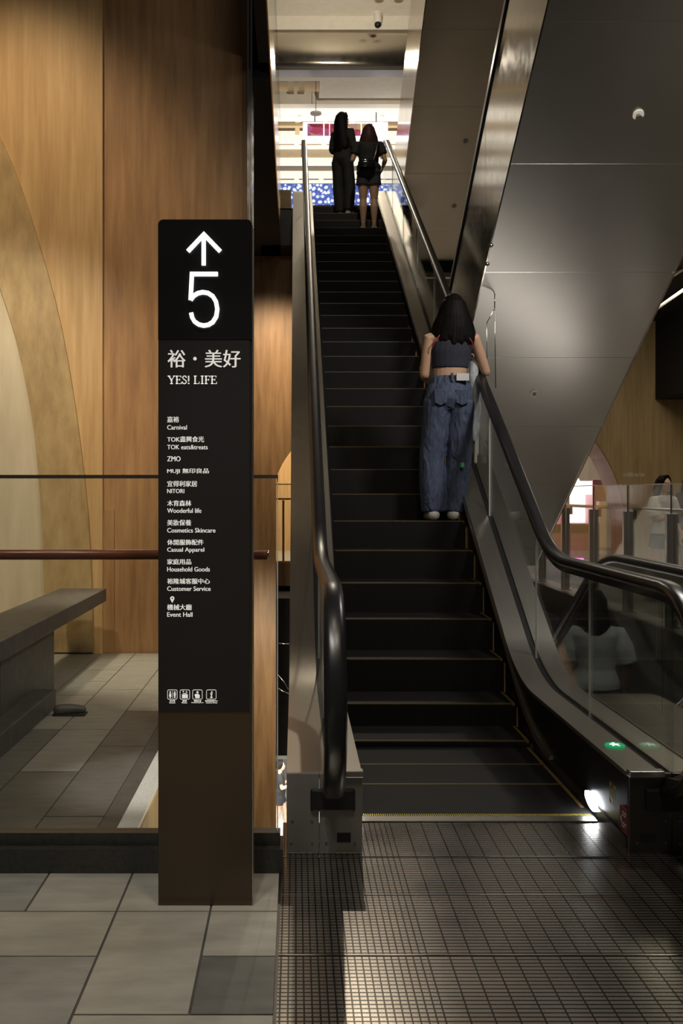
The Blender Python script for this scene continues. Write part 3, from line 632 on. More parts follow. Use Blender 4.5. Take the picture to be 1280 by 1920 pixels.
def sprinkler(par, px, py, A, zf):
    Y = YM(A, py); x = (px-VX)*Y/F; z = zf(Y); n = Vector((0, -TG, -1)).normalized()
    s_ = MB().disc(Vector((x, Y, z)), n, .042, .012, 24).build('sprinkler_rosette', M['white'], par)
    MB().disc(Vector((x, Y, z))+n*.012, n, .016, .03, 14).disc(Vector((x, Y, z))+n*.042, n, .024, .004, 14).build('sprinkler_head', M['screw'], s_)
sprinkler(f1, 1196, 214, A1, z1); sprinkler(f1, 1001, 737, A1, z1); sprinkler(f2, 851, 387, A2, z2); sprinkler(f2, 872, 266, A2, z2)
for px, py in ((922, 460), (915, 495)):
    Y = 1.68*F/(px-VX); p = P(px, py, Y); MB().ball((1.672, p.y, p.z), .02).build('side_knob', M['chrome'], f1)
# clear anti-collision guard hanging between handrail and soffit
yg = 9.25; p0, p1 = P(912, 606, yg), P(927, 575, yg)
gd = thing('collision_guard', 'clear acrylic guard panel hanging under the soffit beside the handrail', 'guard', tuple(P(920, 580, yg)))
poly = [P(912, 606, yg), P(927, 578, yg), P(929, 727, yg), P(913, 700, yg)]
MB().prism(poly, (0, .012, 0)).build('panel', M['glass'], gd)
mb = MB(); q = poly+[poly[0]]
for a, b in zip(q[:2], q[1:3]): mb.tube([a, b], .004, 8)
mb.tube([poly[1], Vector((poly[1].x, yg, z1(yg)-.004))], .005, 8, False); mb.tube([poly[3], poly[0]], .003, 8)
mb.build('edge_trim', M['chrome'], gd)
# ================================================================== DOWNWARD ESCALATOR BESIDE IT
DE = thing('escalator', 'dark downward escalator sinking away at the right, between the upward one and the walkway', 'escalator', (2.46, 5.2, 0))
YD = 5.95
def dline(zflat, v, ys, ye, R=1.2, n=10):
    ya = YD+(v-zflat)/TG*1.0; T = R*tan(radians(15)); pts = [(ys, zflat)]
    for k in range(n+1):
        a = radians(30)*k/n; pts.append((ya-T+R*sin(a), zflat-R*(1-cos(a))))
    pts.append((ye, v-(ye-YD)*TG)); return pts
for xg, sg in ((1.80, -1), (3.13, 1)):
    hl = dline(1.035, .985, 3.9, 13.5); cy, r = 3.93, .40; path = []
    for k in range(15):
        a = -radians(96)-radians(174)*(k/14); path.append((cy+r*cos(a), 1.035-r+r*sin(a)))
    path += hl[1:]
    pr = [(xg+dx, o) for dx, o in ((-.030, -.028), (.030, -.028), (.040, -.016), (.041, 0), (.034, .012), (.018, .018), (-.018, .018), (-.034, .012), (-.041, 0), (-.040, -.016))]
    MB().sweep_yz(pr, path, smooth=True).build('handrail', M['rubber'], DE)
    MB().sweep_yz([(xg-.018, -.06), (xg+.018, -.06), (xg+.018, -.027), (xg-.018, -.027)], path).build('handrail_guide', M['chrome'], DE)
    dk = dline(.305, .13, 3.91, 13.6)
    cuts = [3.86, 4.95, 6.1, 7.6, 9.2, 10.8, 12.4]
    for a, b in zip(cuts, cuts[1:]):
        ysm = [a+.004+(b-a-.008)*i/10 for i in range(11)]
        MB().rings([[(xg-.005, y, zat(dk, y)-.03), (xg+.005, y, zat(dk, y)-.03), (xg+.005, y, zat(hl, y)-.03), (xg-.005, y, zat(hl, y)-.03)] for y in ysm], smooth=False).build('glass_pane', M['glass_dim'], DE)
    MB().prism([(xg-.005, cy+(r-.06)*cos(a), 1.035-r+(r-.06)*sin(a)) for a in [radians(90+i*12) for i in range(15)]]+[(xg-.005, cy, .29)], (.01, 0, 0)).build('newel_glass', M['glass_dim'], DE)
    MB().sweep_yz([(xg-.213 if sg < 0 else xg-.14, -.012), (xg+.14 if sg < 0 else xg+.17, -.012), (xg+.14 if sg < 0 else xg+.17, .006), (xg-.213 if sg < 0 else xg-.14, .006)], dk).build('deck', M['deck_dark'], DE)
    xi = xg-sg*.15
    MB().rings([[(xi-.008, y, z-1.2), (xi+.008, y, z-1.2), (xi+.008, y, z), (xi-.008, y, z)] for y, z in dk], smooth=False).build('skirt_panel', M['black_gloss'], DE)
    fp = MB().box(xg-.165, 3.905, 0, xg+.165, 3.93, .31).build('front_plate', M['black'], DE)
    MB().box(xg-.09, 3.89, .165, xg+.09, 3.907, .252).build('handrail_entry', M['black_gloss'], fp, .006)
y = 4.4; k = 0
while y < 12:
    z = 0 if y < YD-.3 else -(y-YD+.1)*TG
    mb = MB().box(1.965, y, z-.25, 2.965, y+PITCH, z); s_ = mb.build('step', M['step'], DE)
    MB().box(1.98, y+PITCH-.03, z-.004, 2.95, y+PITCH-.012, z+.0015).build('step_edge', M['stepyellow'], s_); y += PITCH
MB().box(1.965, 3.91, -.03, 2.965, 4.4, .004).build('comb_plate', M['dark_steel'], DE)
# ================================================================== RIGHT WALKWAY RAILING
RW = thing('glass_railing', 'glass railing with steel posts along the right walkway edge', 'railing', (3.88, 10, 0))
xr = 3.88
for i in range(8):
    y = 7.7+i*1.36
    p_ = MB().box(xr-.055, y-.03, 0, xr-.005, y+.03, 1.175).box(xr+.005, y-.03, 0, xr+.055, y+.03, 1.175).build('post', M['steel'], RW, .002)
    MB().box(xr-.07, y-.07, 0, xr+.07, y+.07, .012).build('post_foot', M['steel'], p_)
    MB().box(xr+.055, y-.012, 1.08, xr+.10, y+.012, 1.19).build('rail_bracket', M['dark_steel'], p_)
    MB().box(xr-.006, y+.02, .06, xr+.006, y+1.34, 1.485).build('glass_pane', M['glass'], RW)
    MB().box(xr-.007, y-.006, 1.175, xr+.007, y+.006, 1.485).build('glass_joint', M['dark_steel'], RW)
MB().box(xr-.007, 7.7, 1.478, xr+.007, 18.5, 1.49).build('top_trim', M['steel'], RW)
MB().tube([(xr+.10, 7.5, 1.205), (xr+.10, 18, 1.205)], .021, 12, False).build('handrail', M['steel'], RW)
mb = MB(); a, b = P(1168, 894, YR-.01), P(1208, 886, YR-.01); fit_text(mb, '小心碰撞 CAUTION', (0, YR-.006, 0), (1, 0, 0), (0, 0, 1), a.x, b.x, a.z, b.z, .01)
tag(mb.build('wall_lettering', M['print']), 'small white caution lettering on the right oak wall', 'lettering')
# pipe and dark fittings at the right edge above
for (a, b), lb in (((P(1232, 578, 13.5), P(1300, 530, 13.5)), 'lower pale pipe under the dark ceiling at the right edge'), ((P(1256, 520, 13.8), P(1300, 492, 13.8)), 'upper pale pipe under the dark ceiling at the right edge')):
    tag(MB().tube([a, b], .022, 10, False).build('ceiling_pipe', M['white']), lb, 'pipe')
# ================================================================== SHOP BEYOND THE RIGHT ARCH
def cabinet(x, y, w, d, h, body, lab, mid):
    o = thing('game_cabinet', lab, 'game cabinet', (x, y, 0), 'cabinets in the shop beyond the arch')
    MB().box(x-w/2, y, 0, x+w/2, y+d, .75).build('base', body, o, .02)
    MB().box(x-w/2, y+d-.08, .75, x+w/2, y+d, h).build('back_panel', mid, o)
    for sx_ in (-1, 1): MB().box(x+sx_*(w/2-.03)-.03, y, .75, x+sx_*(w/2-.03)+.03, y+d, h).build('side_post', body, o)
    MB().box(x-w/2, y-.02, h, x+w/2, y+d, h+.28).build('header_light', M['shopwhite'], o, .02)
    MB().box(x-w/2+.1, y-.05, .55, x+w/2-.1, y, .72).build('control_panel', M['black'], o)
    return o
YK = 21.0
cabinet(P(1036, 0, YK).x, YK, .50, .7, 1.15, M['pinkpanel'], 'pink claw machine with a glowing header, leftmost beyond the arch', M['pink'])
cabinet(P(1090, 0, YK).x, YK, .62, .7, 1.35, M['pinkpanel'], 'pink claw machine with the widest glowing header, in the middle beyond the arch', M['shopwhite'])
cabinet(P(1132, 0, YK).x, YK+.9, .36, .5, 1.3, M['white'], 'slim white game cabinet at the right jamb of the arch', M['white'])
hs = MB().box(P(1108, 0, YK).x, YK-.1, P(0, 940, YK).z, P(1133, 0, YK).x, YK-.06, P(0, 900, YK).z).build('hanging_poster', M['pinkpanel']); tag(hs, 'pink poster hanging in front of the game cabinets', 'poster')
b_ = MB().ball(P(1068, 906, YK+1.1), (.22), .22, .19).build('mascot_stand_in', M['shopwhite']); tag(b_, 'glowing white balloon standing in for a mascot figure above the claw machines', 'lamp')  # plain glowing ball put in place of a mascot figure
tag(MB().box(P(1058, 0, YK).x, YK-.35, 0, P(1085, 0, YK).x, YK-.3, .05).build('light_strip', M['pink']), 'magenta light strip on the floor before the claw machines', 'light')
# ================================================================== UPPER HALL FITTINGS
YL = 21.0; a, b = P(568, 259, YL), P(727, 229, YL)
LB = thing('lightbox_sign', 'long glowing shop lightbox with red and pink pictures hanging in the upper hall', 'sign', ((a.x+b.x)/2, YL, a.z))
MB().box(a.x, YL, a.z, b.x, YL+.15, b.z).build('box', M['shopwhite'], LB)
t = NT('promo_picture'); v = t.new('ShaderNodeTexVoronoi'); v.inputs['Scale'].default_value = 5; t.link(t.coord((1, 1, 2.2)), v.inputs['Vector'])
c = t.ramp(v.outputs['Color'], [(.0, (.10, .01, .02)), (.4, (.45, .03, .06)), (.6, (.40, .12, .30)), (.8, (.55, .38, .10)), (1, (.75, .6, .5))]); t.set((0, 0, 0), .5); t.link(c, t.b.inputs['Emission Color']); t.b.inputs['Emission Strength'].default_value = .9; M['promo'] = t.m
for x0, x1 in ((576, 606), (608, 617), (618, 640), (642, 676), (678, 698)): MB().box(P(x0, 0, YL).x, YL-.006, P(0, 255, YL).z, P(x1, 0, YL).x, YL, P(0, 232, YL).z).build('picture', M['promo'], LB)
for px in (590, 705): MB().tube([P(px, 229, YL+.07), P(px, 205, YL+.07)], .012, 8).build('hanger', M['dark_steel'], LB)
YE = 25.6; a, b = P(524, 384, YE), P(756, 345, YE)
t = NT('dotted_led_image'); v = t.new('ShaderNodeTexVoronoi'); v.inputs['Scale'].default_value = 11; t.link(t.coord((1, .05, 1)), v.inputs['Vector'])
c = t.ramp(v.outputs['Distance'], [(.34, (.95, 1, 1)), (.46, (.12, .2, .55)), (.7, (.05, .08, .36))]); t.set((0, 0, 0), .4); t.link(c, t.b.inputs['Emission Color']); t.b.inputs['Emission Strength'].default_value = 1.15; M['dots'] = t.m
SC = thing('led_screen', 'wide blue screen sprinkled with white dots at the head of the stair', 'screen', ((a.x+b.x)/2, YE, 6.0))
MB().box(a.x, YE, 6.6, b.x, YE+.06, b.z).build('display', M['dots'], SC); MB().box(a.x-.05, YE+.02, 6.0, b.x+.05, YE+.2, b.z+.02).build('frame', M['black'], SC)
cc_ = P(708, 42, YF-.12); zc_ = P(0, 30, YF).z
cam_ = thing('dome_camera', 'small white dome security camera hanging in front of the steel fascia', 'camera', (cc_.x, cc_.y, zc_))
MB().disc((cc_.x, cc_.y, zc_), (0, 0, -1), .09, .03).build('mount', M['white'], cam_)
MB().tube([(cc_.x, cc_.y, zc_-.02), (cc_.x, cc_.y, zc_-.16)], .075, 20).build('housing', M['white'], cam_); MB().ball((cc_.x, cc_.y-.01, zc_-.22), .065).build('lens_dome', M['black_gloss'], cam_)
for px, w_ in ((708, 'left'), (744, 'right')):
    p = P(px, 15, YF*.985); dl = thing('downlight', f'round recessed downlight, the {w_} one of two in the ceiling above the stair head', 'light', (p.x, 18.4, zc_))
    MB().disc((p.x, 18.4, zc_), (0, 0, -1), .085, .008).build('bezel', M['beige'], dl); MB().disc((p.x, 18.4, zc_-.008), (0, 0, -1), .06, .003).build('lens', M['tan'], dl)
for px, w_ in ((563, 'left'), (715, 'right')):
    p = P(px, 215, 21.3); o = thing('spot_lamp', f'bright track spot lamp, the {w_} one above the lightbox sign', 'light', tuple(p))
    MB().tube([p+Vector((0, 0, .1)), p-Vector((0, .05, .08))], .05, 14).build('housing', M['white'], o); MB().disc(p-Vector((0, .09, .13)), (0, -.5, -1), .055, .01).build('lens', M['lamp_warm'], o)
p = P(592, 214, 20.0); o = thing('pendant_lamp', 'flat round pendant lamp hanging above the lightbox sign', 'lamp', tuple(p))
MB().disc(p, (0, 0, 1), .11, .03).build('shade', M['white'], o); MB().tube([p+Vector((0, 0, .03)), p+Vector((0, 0, 1.0))], .006, 8).build('cord', M['black'], o)
# railing far beyond the small arch
FR = thing('glass_railing', 'far glass railing with a brown post seen through the small arch behind the sign', 'railing', (-.2, 20.6, 0))
MB().box(-.9, 20.6, .02, .4, 20.612, P(0, 908, 20.6).z).build('glass_pane', M['glass'], FR); MB().box(-.9, 20.595, P(0, 909, 20.6).z, .4, 20.617, P(0, 907, 20.6).z).build('top_trim', M['white'], FR)
MB().box(P(529, 0, 20.6).x, 20.55, 0, P(533, 0, 20.6).x, 20.6, P(0, 938, 20.6).z).build('post', M['tan'], FR); MB().box(-.9, 20.55, P(0, 937, 20.6).z, .4, 20.58, P(0, 934, 20.6).z).build('handrail', M['rail_wood'], FR)
# loose cables in the void
for i, (a, b, c) in enumerate((((519, 1263), (532, 1278), (540, 1292)), ((521, 1290), (530, 1296), (541, 1300)), ((523, 1206), (532, 1207), (542, 1207)))):
    tag(MB().tube([P(*a, 15), P(*b, 14.9), P(*c, 15)], .006, 8).build('cable', M['deck'] if i != 1 else M['steel']), ['white cable sagging in the dark void, the upper of the loose pair', 'grey cable in the dark void, lowest of all', 'straight white conduit in the dark void, highest of the cables'][i], 'cable')
# ================================================================== PEOPLE
M['skin'] = plain('skin', (.52, .32, .215), .5, 0, .06)
M['hair_black'] = plain('black_hair', (.005, .004, .0035), .6, 0, .5, 9, (14, 14, 1), .3, Specular_IOR_Level=.12)
M['hair_red'] = plain('dark_auburn_hair', (.045, .018, .018), .42, 0, .5, 9, (14, 14, 1), .3, Specular_IOR_Level=.12)
M['denim'] = plain('blue_denim', (.060, .078, .135), .85, 0, .32, 22, (3, 3, .8), .25)
def folds(m, scale, strength):
    nt = m.node_tree; b = nt.nodes['Principled BSDF']; tc = nt.nodes.new('ShaderNodeTexCoord'); mp = nt.nodes.new('ShaderNodeMapping'); mp.inputs['Scale'].default_value = (1, 1, .35); mp.inputs['Rotation'].default_value = (.3, .4, 0)
    n = nt.nodes.new('ShaderNodeTexNoise'); n.inputs['Scale'].default_value = scale; n.inputs['Detail'].default_value = 3; n.inputs['Distortion'].default_value = .8
    bp = nt.nodes.new('ShaderNodeBump'); bp.inputs['Strength'].default_value = strength; bp.inputs['Distance'].default_value = .05
    nt.links.new(tc.outputs['Object'], mp.inputs[0]); nt.links.new(mp.outputs[0], n.inputs['Vector']); nt.links.new(n.outputs['Fac'], bp.inputs['Height']); nt.links.new(bp.outputs[0], b.inputs['Normal'])
folds(M['denim'], 11, .8)
M['denim_pale'] = plain('faded_denim', (.36, .38, .41), .85, 0, .3, 22, (3, 3, .8), .2)
M['denim_mid'] = plain('washed_denim', (.11, .13, .16), .85, 0, .3, 22, (3, 3, .8), .2)
M['denim_grey'] = plain('grey_denim', (.030, .032, .038), .85, 0, .3, 22, (3, 3, 1), .2)
M['navy'] = plain('navy_knit', (.024, .027, .045), .9, 0, .15, 60)
M['cloth_black'] = plain('black_cloth', (.009, .009, .009), .8, 0, .3, 12, (2, 2, .6), .3)
M['cloth_white'] = plain('white_cotton', (.62, .60, .56), .8, 0, .08, 9, (2, 2, .6), .3)
M['cloth_grey'] = plain('pale_grey_cotton', (.36, .37, .38), .8, 0, .12, 9, (2, 2, .6), .3)
M['red'] = plain('red_trim', (.28, .03, .03), .7)
M['shoe'] = plain('off_white_shoe', (.55, .53, .49), .6, 0, .08)
M['sandal'] = plain('pale_sandal', (.50, .45, .38), .6, 0, .08)
M['leather'] = plain('black_leather', (.012, .012, .013), .2, 0, .3, 10)
M['eye'] = plain('dark_eye', (.01, .008, .007), .25)
M['lips'] = plain('lips', (.32, .10, .09), .5)
M['tagwhite'] = plain('white_patch', (.62, .60, .58), .6, 0, .05)
M['tagreen'] = plain('green_tag', (.12, .62, .22), .5)
def person(label, base, H, yaw=0, group=None, lean=(0, 0), arms=None, feet=None, top='tee', top_m='cloth_black', bottom='wide', bot_m='cloth_black', hair_m='hair_black', hair=(.45, .15), shoe_m='shoe', head_yaw=0, vox=.0065, sw=1.0, fat=1.0, name='person'):
    k = H/1.65; T = Matrix.LocRotScale(Vector(base), Matrix.Rotation(yaw, 3, 'Z').to_euler(), Vector((k, k, k)))
    root = thing(name, label, 'person', base, group)
    def sh(z): f = max(0, min(1.15, (z-.1)/1.26)); return Vector((lean[0]*f/k, lean[1]*f/k, 0))
    def at(x, y, z): return Vector((x, y, z))+sh(z)
    feet = feet or {-1: (-.085, 0), 1: (.085, 0)}
    arms = arms or {-1: ((-.05, .0, -.27), (.0, .07, -.24)), 1: ((.05, .0, -.27), (.0, .07, -.24))}
    def finish(mb, name_, mat, vx=vox, par=root, it=5): mb.bm.transform(T); return mb.build(name_, M[mat], par, 0, vx, it)
    def rawpart(mb, name_, mat, par=root, bevel=0): mb.bm.transform(T); return mb.build(name_, M[mat], par, bevel)
    def tor(lst, grow=0): return [(*at(0, dy, z), rx*fat+grow, ry*fat+grow) for z, rx, ry, dy in lst]
    TORSO = [(.80, .125, .095, .0), (.88, .160, .115, -.005), (.95, .152, .108, 0), (1.04, .120, .088, .005), (1.12, .125, .09, .005), (1.22, .140, .10, .0), (1.31, .150*sw, .092, -.005), (1.36, .128*sw, .07, -.005), (1.395, .07, .055, 0)]
    hip = {s: at(s*.085, 0, .87) for s in (-1, 1)}
    ank = {s: Vector((feet[s][0], feet[s][1], .085)) for s in (-1, 1)}
    knee = {s: (hip[s]+ank[s])/2+Vector((0, .03 if len(feet[s]) < 3 else feet[s][2], 0)) for s in (-1, 1)}
    shd = {s: at(s*.166*sw, 0, 1.325) for s in (-1, 1)}
    elb = {s: shd[s]+Vector(arms[s][0]) for s in (-1, 1)}
    wri = {s: elb[s]+Vector(arms[s][1]) for s in (-1, 1)}
    hy = Matrix.Rotation(head_yaw, 3, 'Z'); hc = at(0, .015, 1.525)
    # ---- body: one continuous surface
    b = MB(); b.oval(tor(TORSO)); b.tube([at(0, -.005, 1.36), at(0, .005, 1.45)], [.056, .05], 14)
    b.ball(hc, .074, .090, .112); b.ball(hc+hy @ Vector((0, .045, -.055)), .052, .048, .055)
    b.tube([hc+hy @ Vector((0, .088, .012)), hc+hy @ Vector((0, .104, -.022))], [.008, .013], 8)
    for s in (-1, 1):
        b.ball(hc+hy @ Vector((s*.076, -.005, -.01)), .012, .022, .032)
        b.tube([hc+hy @ Vector((s*.015, .084, .028)), hc+hy @ Vector((s*.045, .074, .026))], .008, 8)
        b.tube([at(s*.09, 0, 1.335), shd[s], shd[s]*.5+elb[s]*.5, elb[s]], [.054, .045, .042, .036], 12); b.tube([elb[s], elb[s]*.65+wri[s]*.35, wri[s]], [.037, .038, .024], 12)
        d = (wri[s]-elb[s]).normalized()
        if len(arms[s]) > 2: d = Vector(arms[s][2]).normalized()
        n = Vector((-s, .15, 0)); n = (n-d*n.dot(d)); n = n.normalized() if n.length > .1 else Vector((0, 1, 0)); sd = d.cross(n)
        if sd.y < 0: sd = -sd
        for o_ in (-.024, -.008, .008, .024): b.tube([wri[s]+sd*o_*.55, wri[s]+d*.085+sd*o_], .0125, 8)
        for o_, L in ((-.027, .058), (-.0095, .073), (.0095, .080), (.027, .072)):
            p = wri[s]+d*.088+sd*o_; pts = [p-d*.02, p]; ang = 0
            for q, part in ((18, .45), (32, .3), (26, .25)):
                ang += radians(q); p = p+(d*cos(ang)+n*sin(ang))*(L*part); pts.append(p)
            b.tube(pts, [.0098, .0095, .009, .0085, .0075], 8)
        p = wri[s]+d*.028+sd*.022; b.tube([p, p+(d*.6+sd*.7)*.035, p+(d*.85+sd*.45)*.068+n*.012], [.012, .0105, .009], 8)
        b.tube([hip[s], hip[s]*.5+knee[s]*.5, knee[s]], [.088*fat, .075*fat, .056], 14); b.tube([knee[s], knee[s]*.68+ank[s]*.32+Vector((0, -.012, 0)), ank[s]+Vector((0, 0, .02))], [.055, .056*fat, .036], 14)
        b.tube([ank[s]+Vector((0, -.03, -.045)), ank[s]+Vector((s*.008, .07, -.055)), ank[s]+Vector((s*.015, .135, -.062))], [.034, .034, .024], 12); b.tube([ank[s]+Vector((0, -.01, .02)), ank[s]+Vector((0, 0, -.04))], [.036, .036], 12)
    body = finish(b, 'body', 'skin')
    mb = MB()
    for s in (-1, 1): mb.ball(hc+hy @ Vector((s*.030, .082, .008)), .013, .008, .007)
    rawpart(mb, 'eyes', 'eye', body)
    mb = MB().ball(hc+hy @ Vector((0, .092, -.058)), .022, .008, .008); rawpart(mb, 'lips', 'lips', body)
    # ---- hair
    L, wd = hair; mb = MB(); hb = hc+hy @ Vector((0, -.018, .018)); mb.ball(hb, .088, .095, .115)
    n_ = 9; rng = random.Random(label)
    zend = hc.z+.06-L
    for i in range(n_*2):
        a = pi*(1.0+(i+.5)/(n_*2)) if i < n_*2 else 0
        a = pi+(.5+i)/(n_*2)*pi*1.0; a = -.18+pi+(i+.5)/(n_*2)*(pi+.36)
        st = hb+hy @ Vector((.062*cos(a), .07*sin(a), .035)); e = hc+hy @ Vector((wd*cos(a)*1.0, min(.055, .105*sin(a))-.01, 0)); ze = zend+rng.uniform(-.02, .03)+.05*abs(cos(a))
        md = hb+hy @ Vector((.088*cos(a), .088*sin(a)-.005, -.06)); e2 = Vector((e.x*.55+md.x*.45, e.y*.6+md.y*.4, (md.z+ze)/2+.02))
        mb.tube([st, md, e2, Vector((e.x, e.y, ze+.04)), Vector((e.x*1.0+rng.uniform(-.008, .008), e.y, ze))], [.03, .034, .034, .026, .010], 8)
    for s in (-1, 1): mb.tube([hb+hy @ Vector((s*.02, .06, .095)), hb+hy @ Vector((s*.07, .055, .03)), hb+hy @ Vector((s*.085, .02, -.06))], [.022, .02, .02], 8)
    finish(mb, 'hair', hair_m)
    # ---- top
    mb = MB(); g = .014
    if top == 'crop':
        mb.oval(tor([(1.105, .124, .09, .005), (1.16, .133, .095, .003), (1.23, .145, .104, 0), (1.29, .138, .098, -.005), (1.335, .095, .08, -.005), (1.35, .075, .06, -.005)], .008)); tp = finish(mb, 'tank_top', top_m, .007)
        mb = MB()
        for s in (-1, 1): mb.tube([at(s*.150, -.06, 1.235), at(s*.135, -.088, 1.285), at(s*.105, -.088, 1.33), at(s*.085, -.05, 1.365)], .0048, 8)
        rawpart(mb, 'red_trim', 'red', tp)
    else:
        zb = {'tee': .93, 'long': .86, 'blouse': .88}[top]; wide = {'tee': .012, 'long': .012, 'blouse': .035}[top]
        mb.oval(tor([(zb, .155, .115, 0), (zb+.06, .155, .115, 0)]+[q for q in TORSO[3:8]]+[(1.385, .075, .06, 0)], g+wide*.6))
        for s in (-1, 1):
            f = {'tee': .62, 'long': 1.0, 'blouse': .9}[top]; e = shd[s]*(1-f)+elb[s]*f
            mb.tube([at(s*.08, 0, 1.325), shd[s], (shd[s]+e)/2, e], [.055, .060, .056+wide, .055+wide], 14, False)
            if top == 'long': mb.tube([elb[s], elb[s]*.45+wri[s]*.55], [.06, .058], 14)
        finish(mb, {'tee': 'shirt', 'long': 'shirt', 'blouse': 'blouse'}[top], top_m, .008)
    # ---- bottoms
    mb = MB()
    W_ = [(.76, .06, .05, 0), (.81, .150, .10, 0), (.88, .172, .128, -.008), (.96, .158, .118, 0), (1.05, .128, .098, .005)]
    if bottom == 'shorts':
        mb.oval(tor(W_, .006))
        for s in (-1, 1):
            e = hip[s]*.55+knee[s]*.45; mb.tube([hip[s], hip[s]*.6+e*.4, e+Vector((s*.008, 0, 0))], [.1, .104, .108], 16, False)
        bt = finish(mb, 'shorts', bot_m, .008)
    else:
        mb.oval(tor(W_, .008))
        r_ = (.090, .094, .092, .086) if bottom == 'wide' else (.1, .07, .06, .055)
        for s in (-1, 1):
            e = Vector((ank[s].x, ank[s].y-.005, .06 if bottom == 'wide' else .1))
            mb.tube([hip[s]+Vector((s*.004, -.024, .0)), hip[s]*.82+knee[s]*.18+Vector((s*.004, -.026, 0)), hip[s]*.55+knee[s]*.45+Vector((s*.008, -.02, 0)), knee[s]+Vector((s*.022, -.02, -.04)), knee[s]*.4+e*.6+Vector((s*.01, -.01, 0)), e], [r_[0]+.006, r_[0]+.009, (r_[0]+r_[1])/2+.003, r_[1], r_[2], r_[3]], 18, False)
        bt = finish(mb, 'trousers', bot_m, .008, it=12)
    # ---- shoes
    for s in (-1, 1):
        mb = MB(); a = ank[s]
        if shoe_m == 'sandal':
            mb.tube([a+Vector((0, -.045, -.072)), a+Vector((s*.008, .05, -.072)), a+Vector((s*.012, .15, -.072))], [.034, .037, .034], 12)
            for v in mb.bm.verts: v.co.z = min(v.co.z, a.z-.058); v.co.z = max(v.co.z, .0)
            mb.tube([a+Vector((-.046, .085, -.07)), a+Vector((-.03, .085, -.02)), a+Vector((.03, .085, -.02)), a+Vector((.052, .085, -.07))], .012, 8)
            mb.tube([a+Vector((-.044, -.02, -.06)), a+Vector((0, -.062, -.02)), a+Vector((.044, -.02, -.06))], .009, 8)
            finish(mb, 'sandal', shoe_m, .006, it=1)
        else:
            mb.tube([a+Vector((0, -.05, -.045)), a+Vector((s*.008, .05, -.047)), a+Vector((s*.012, .15, -.055))], [.048, .048, .035], 14); mb.tube([a+Vector((0, -.02, -.03)), a+Vector((0, -.02, .015))], [.047, .044], 12)
            for v in mb.bm.verts: v.co.z = max(v.co.z, 0)
            finish(mb, 'shoe', shoe_m, .008, it=3)
    return root, body, bt, T, at, wri, elb, finish, rawpart
def stepz(y): kk = math.floor((y-Y0)/PITCH+1e-6); return zat(NOSE, Y0+kk*PITCH)
# --- woman in the middle of the stair
yf = 7.78; zs = stepz(yf)
w1, body, jeans, T, at, wri, elb, finish, rawpart = person('woman in navy crop top and wide blue jeans leaning on the right handrail', (P(830, 0, yf).x, yf, zs), 1.75, lean=(.075, .03), arms={-1: ((-.03, .02, -.26), (.05, .20, -.02)), 1: ((.092, .06, -.235), (-.03, .22, .10), (-.05, 1, .45))}, feet={-1: (-.075, 0), 1: (.075, .03)}, top='crop', top_m='navy', bot_m='denim', hair=(.335, .145), vox=.006)
mb = MB(); c = at(.075, -.118, 1.03); mb.box(c.x-.045, c.y-.012, c.z-.026, c.x+.045, c.y+.02, c.z+.026); rawpart(mb, 'waist_patch', 'tagwhite', jeans)
mb = MB()
for s in (-1, 1):
    mb = MB(); c = at(s*.078, -.137, .885); mb.prism([c+Vector(q) for q in ((-.045, 0, .055), (.045, 0, .055), (.043, 0, -.04), (0, 0, -.06), (-.043, 0, -.04))], (0, .06, 0)); rawpart(mb, 'back_pocket', 'denim', jeans, .004)

mb = MB()
for x in (-.115, 0, .13): c = at(x, -.12+abs(x)*.45, 1.03); mb.box(c.x-.007, c.y-.008, c.z-.03, c.x+.007, c.y+.02, c.z+.03)
rawpart(mb, 'belt_loops', 'denim', jeans)
mb = MB(); c = Vector((.125, -.105, .40)); mb.box(c.x-.012, c.y, c.z-.016, c.x+.012, c.y+.03, c.z+.016); rawpart(mb, 'green_tag', 'tagreen', jeans)
# garment over her right forearm
e = (elb[1]*.72+wri[1]*.28); e = Vector((e.x-.062, e.y-.02, e.z-.01)); mb = MB()
for dx, dy, L, r0 in ((-.035, 0, .40, .026), (-.012, -.025, .52, .03), (.010, .012, .62, .028), (-.02, .04, .50, .026), (.0, -.03, .3, .024)):
    mb.tube([e+Vector((dx, dy, .055)), e+Vector((dx-.012, dy-.012, -.05)), e+Vector((dx+.012, dy, -L*.5)), e+Vector((dx-.004, dy+.012, -L*.8)), e+Vector((dx+.006, dy+.01, -L))], [r0*1.2, r0*1.15, r0*.95, r0, r0*.6], 10)
mb.tube([e+Vector((-.05, 0, .04)), e+Vector((0, -.02, .068)), e+Vector((.04, .01, .05))], .032, 10); mb.bm.transform(T)
gm = mb.build('folded_jacket', M['denim_pale'], None, 0, .007, 2); tag(gm, 'faded grey denim jacket draped over the arm of the woman in jeans', 'jacket')
mb = MB().tube([e+Vector((.012, -.03, -.3)), e+Vector((.004, -.02, -.5)), e+Vector((.0, -.02, -.68))], [.006, .006, .014], 8); mb.bm.transform(T); mb.build('drawstring', M['sandal'], gm)
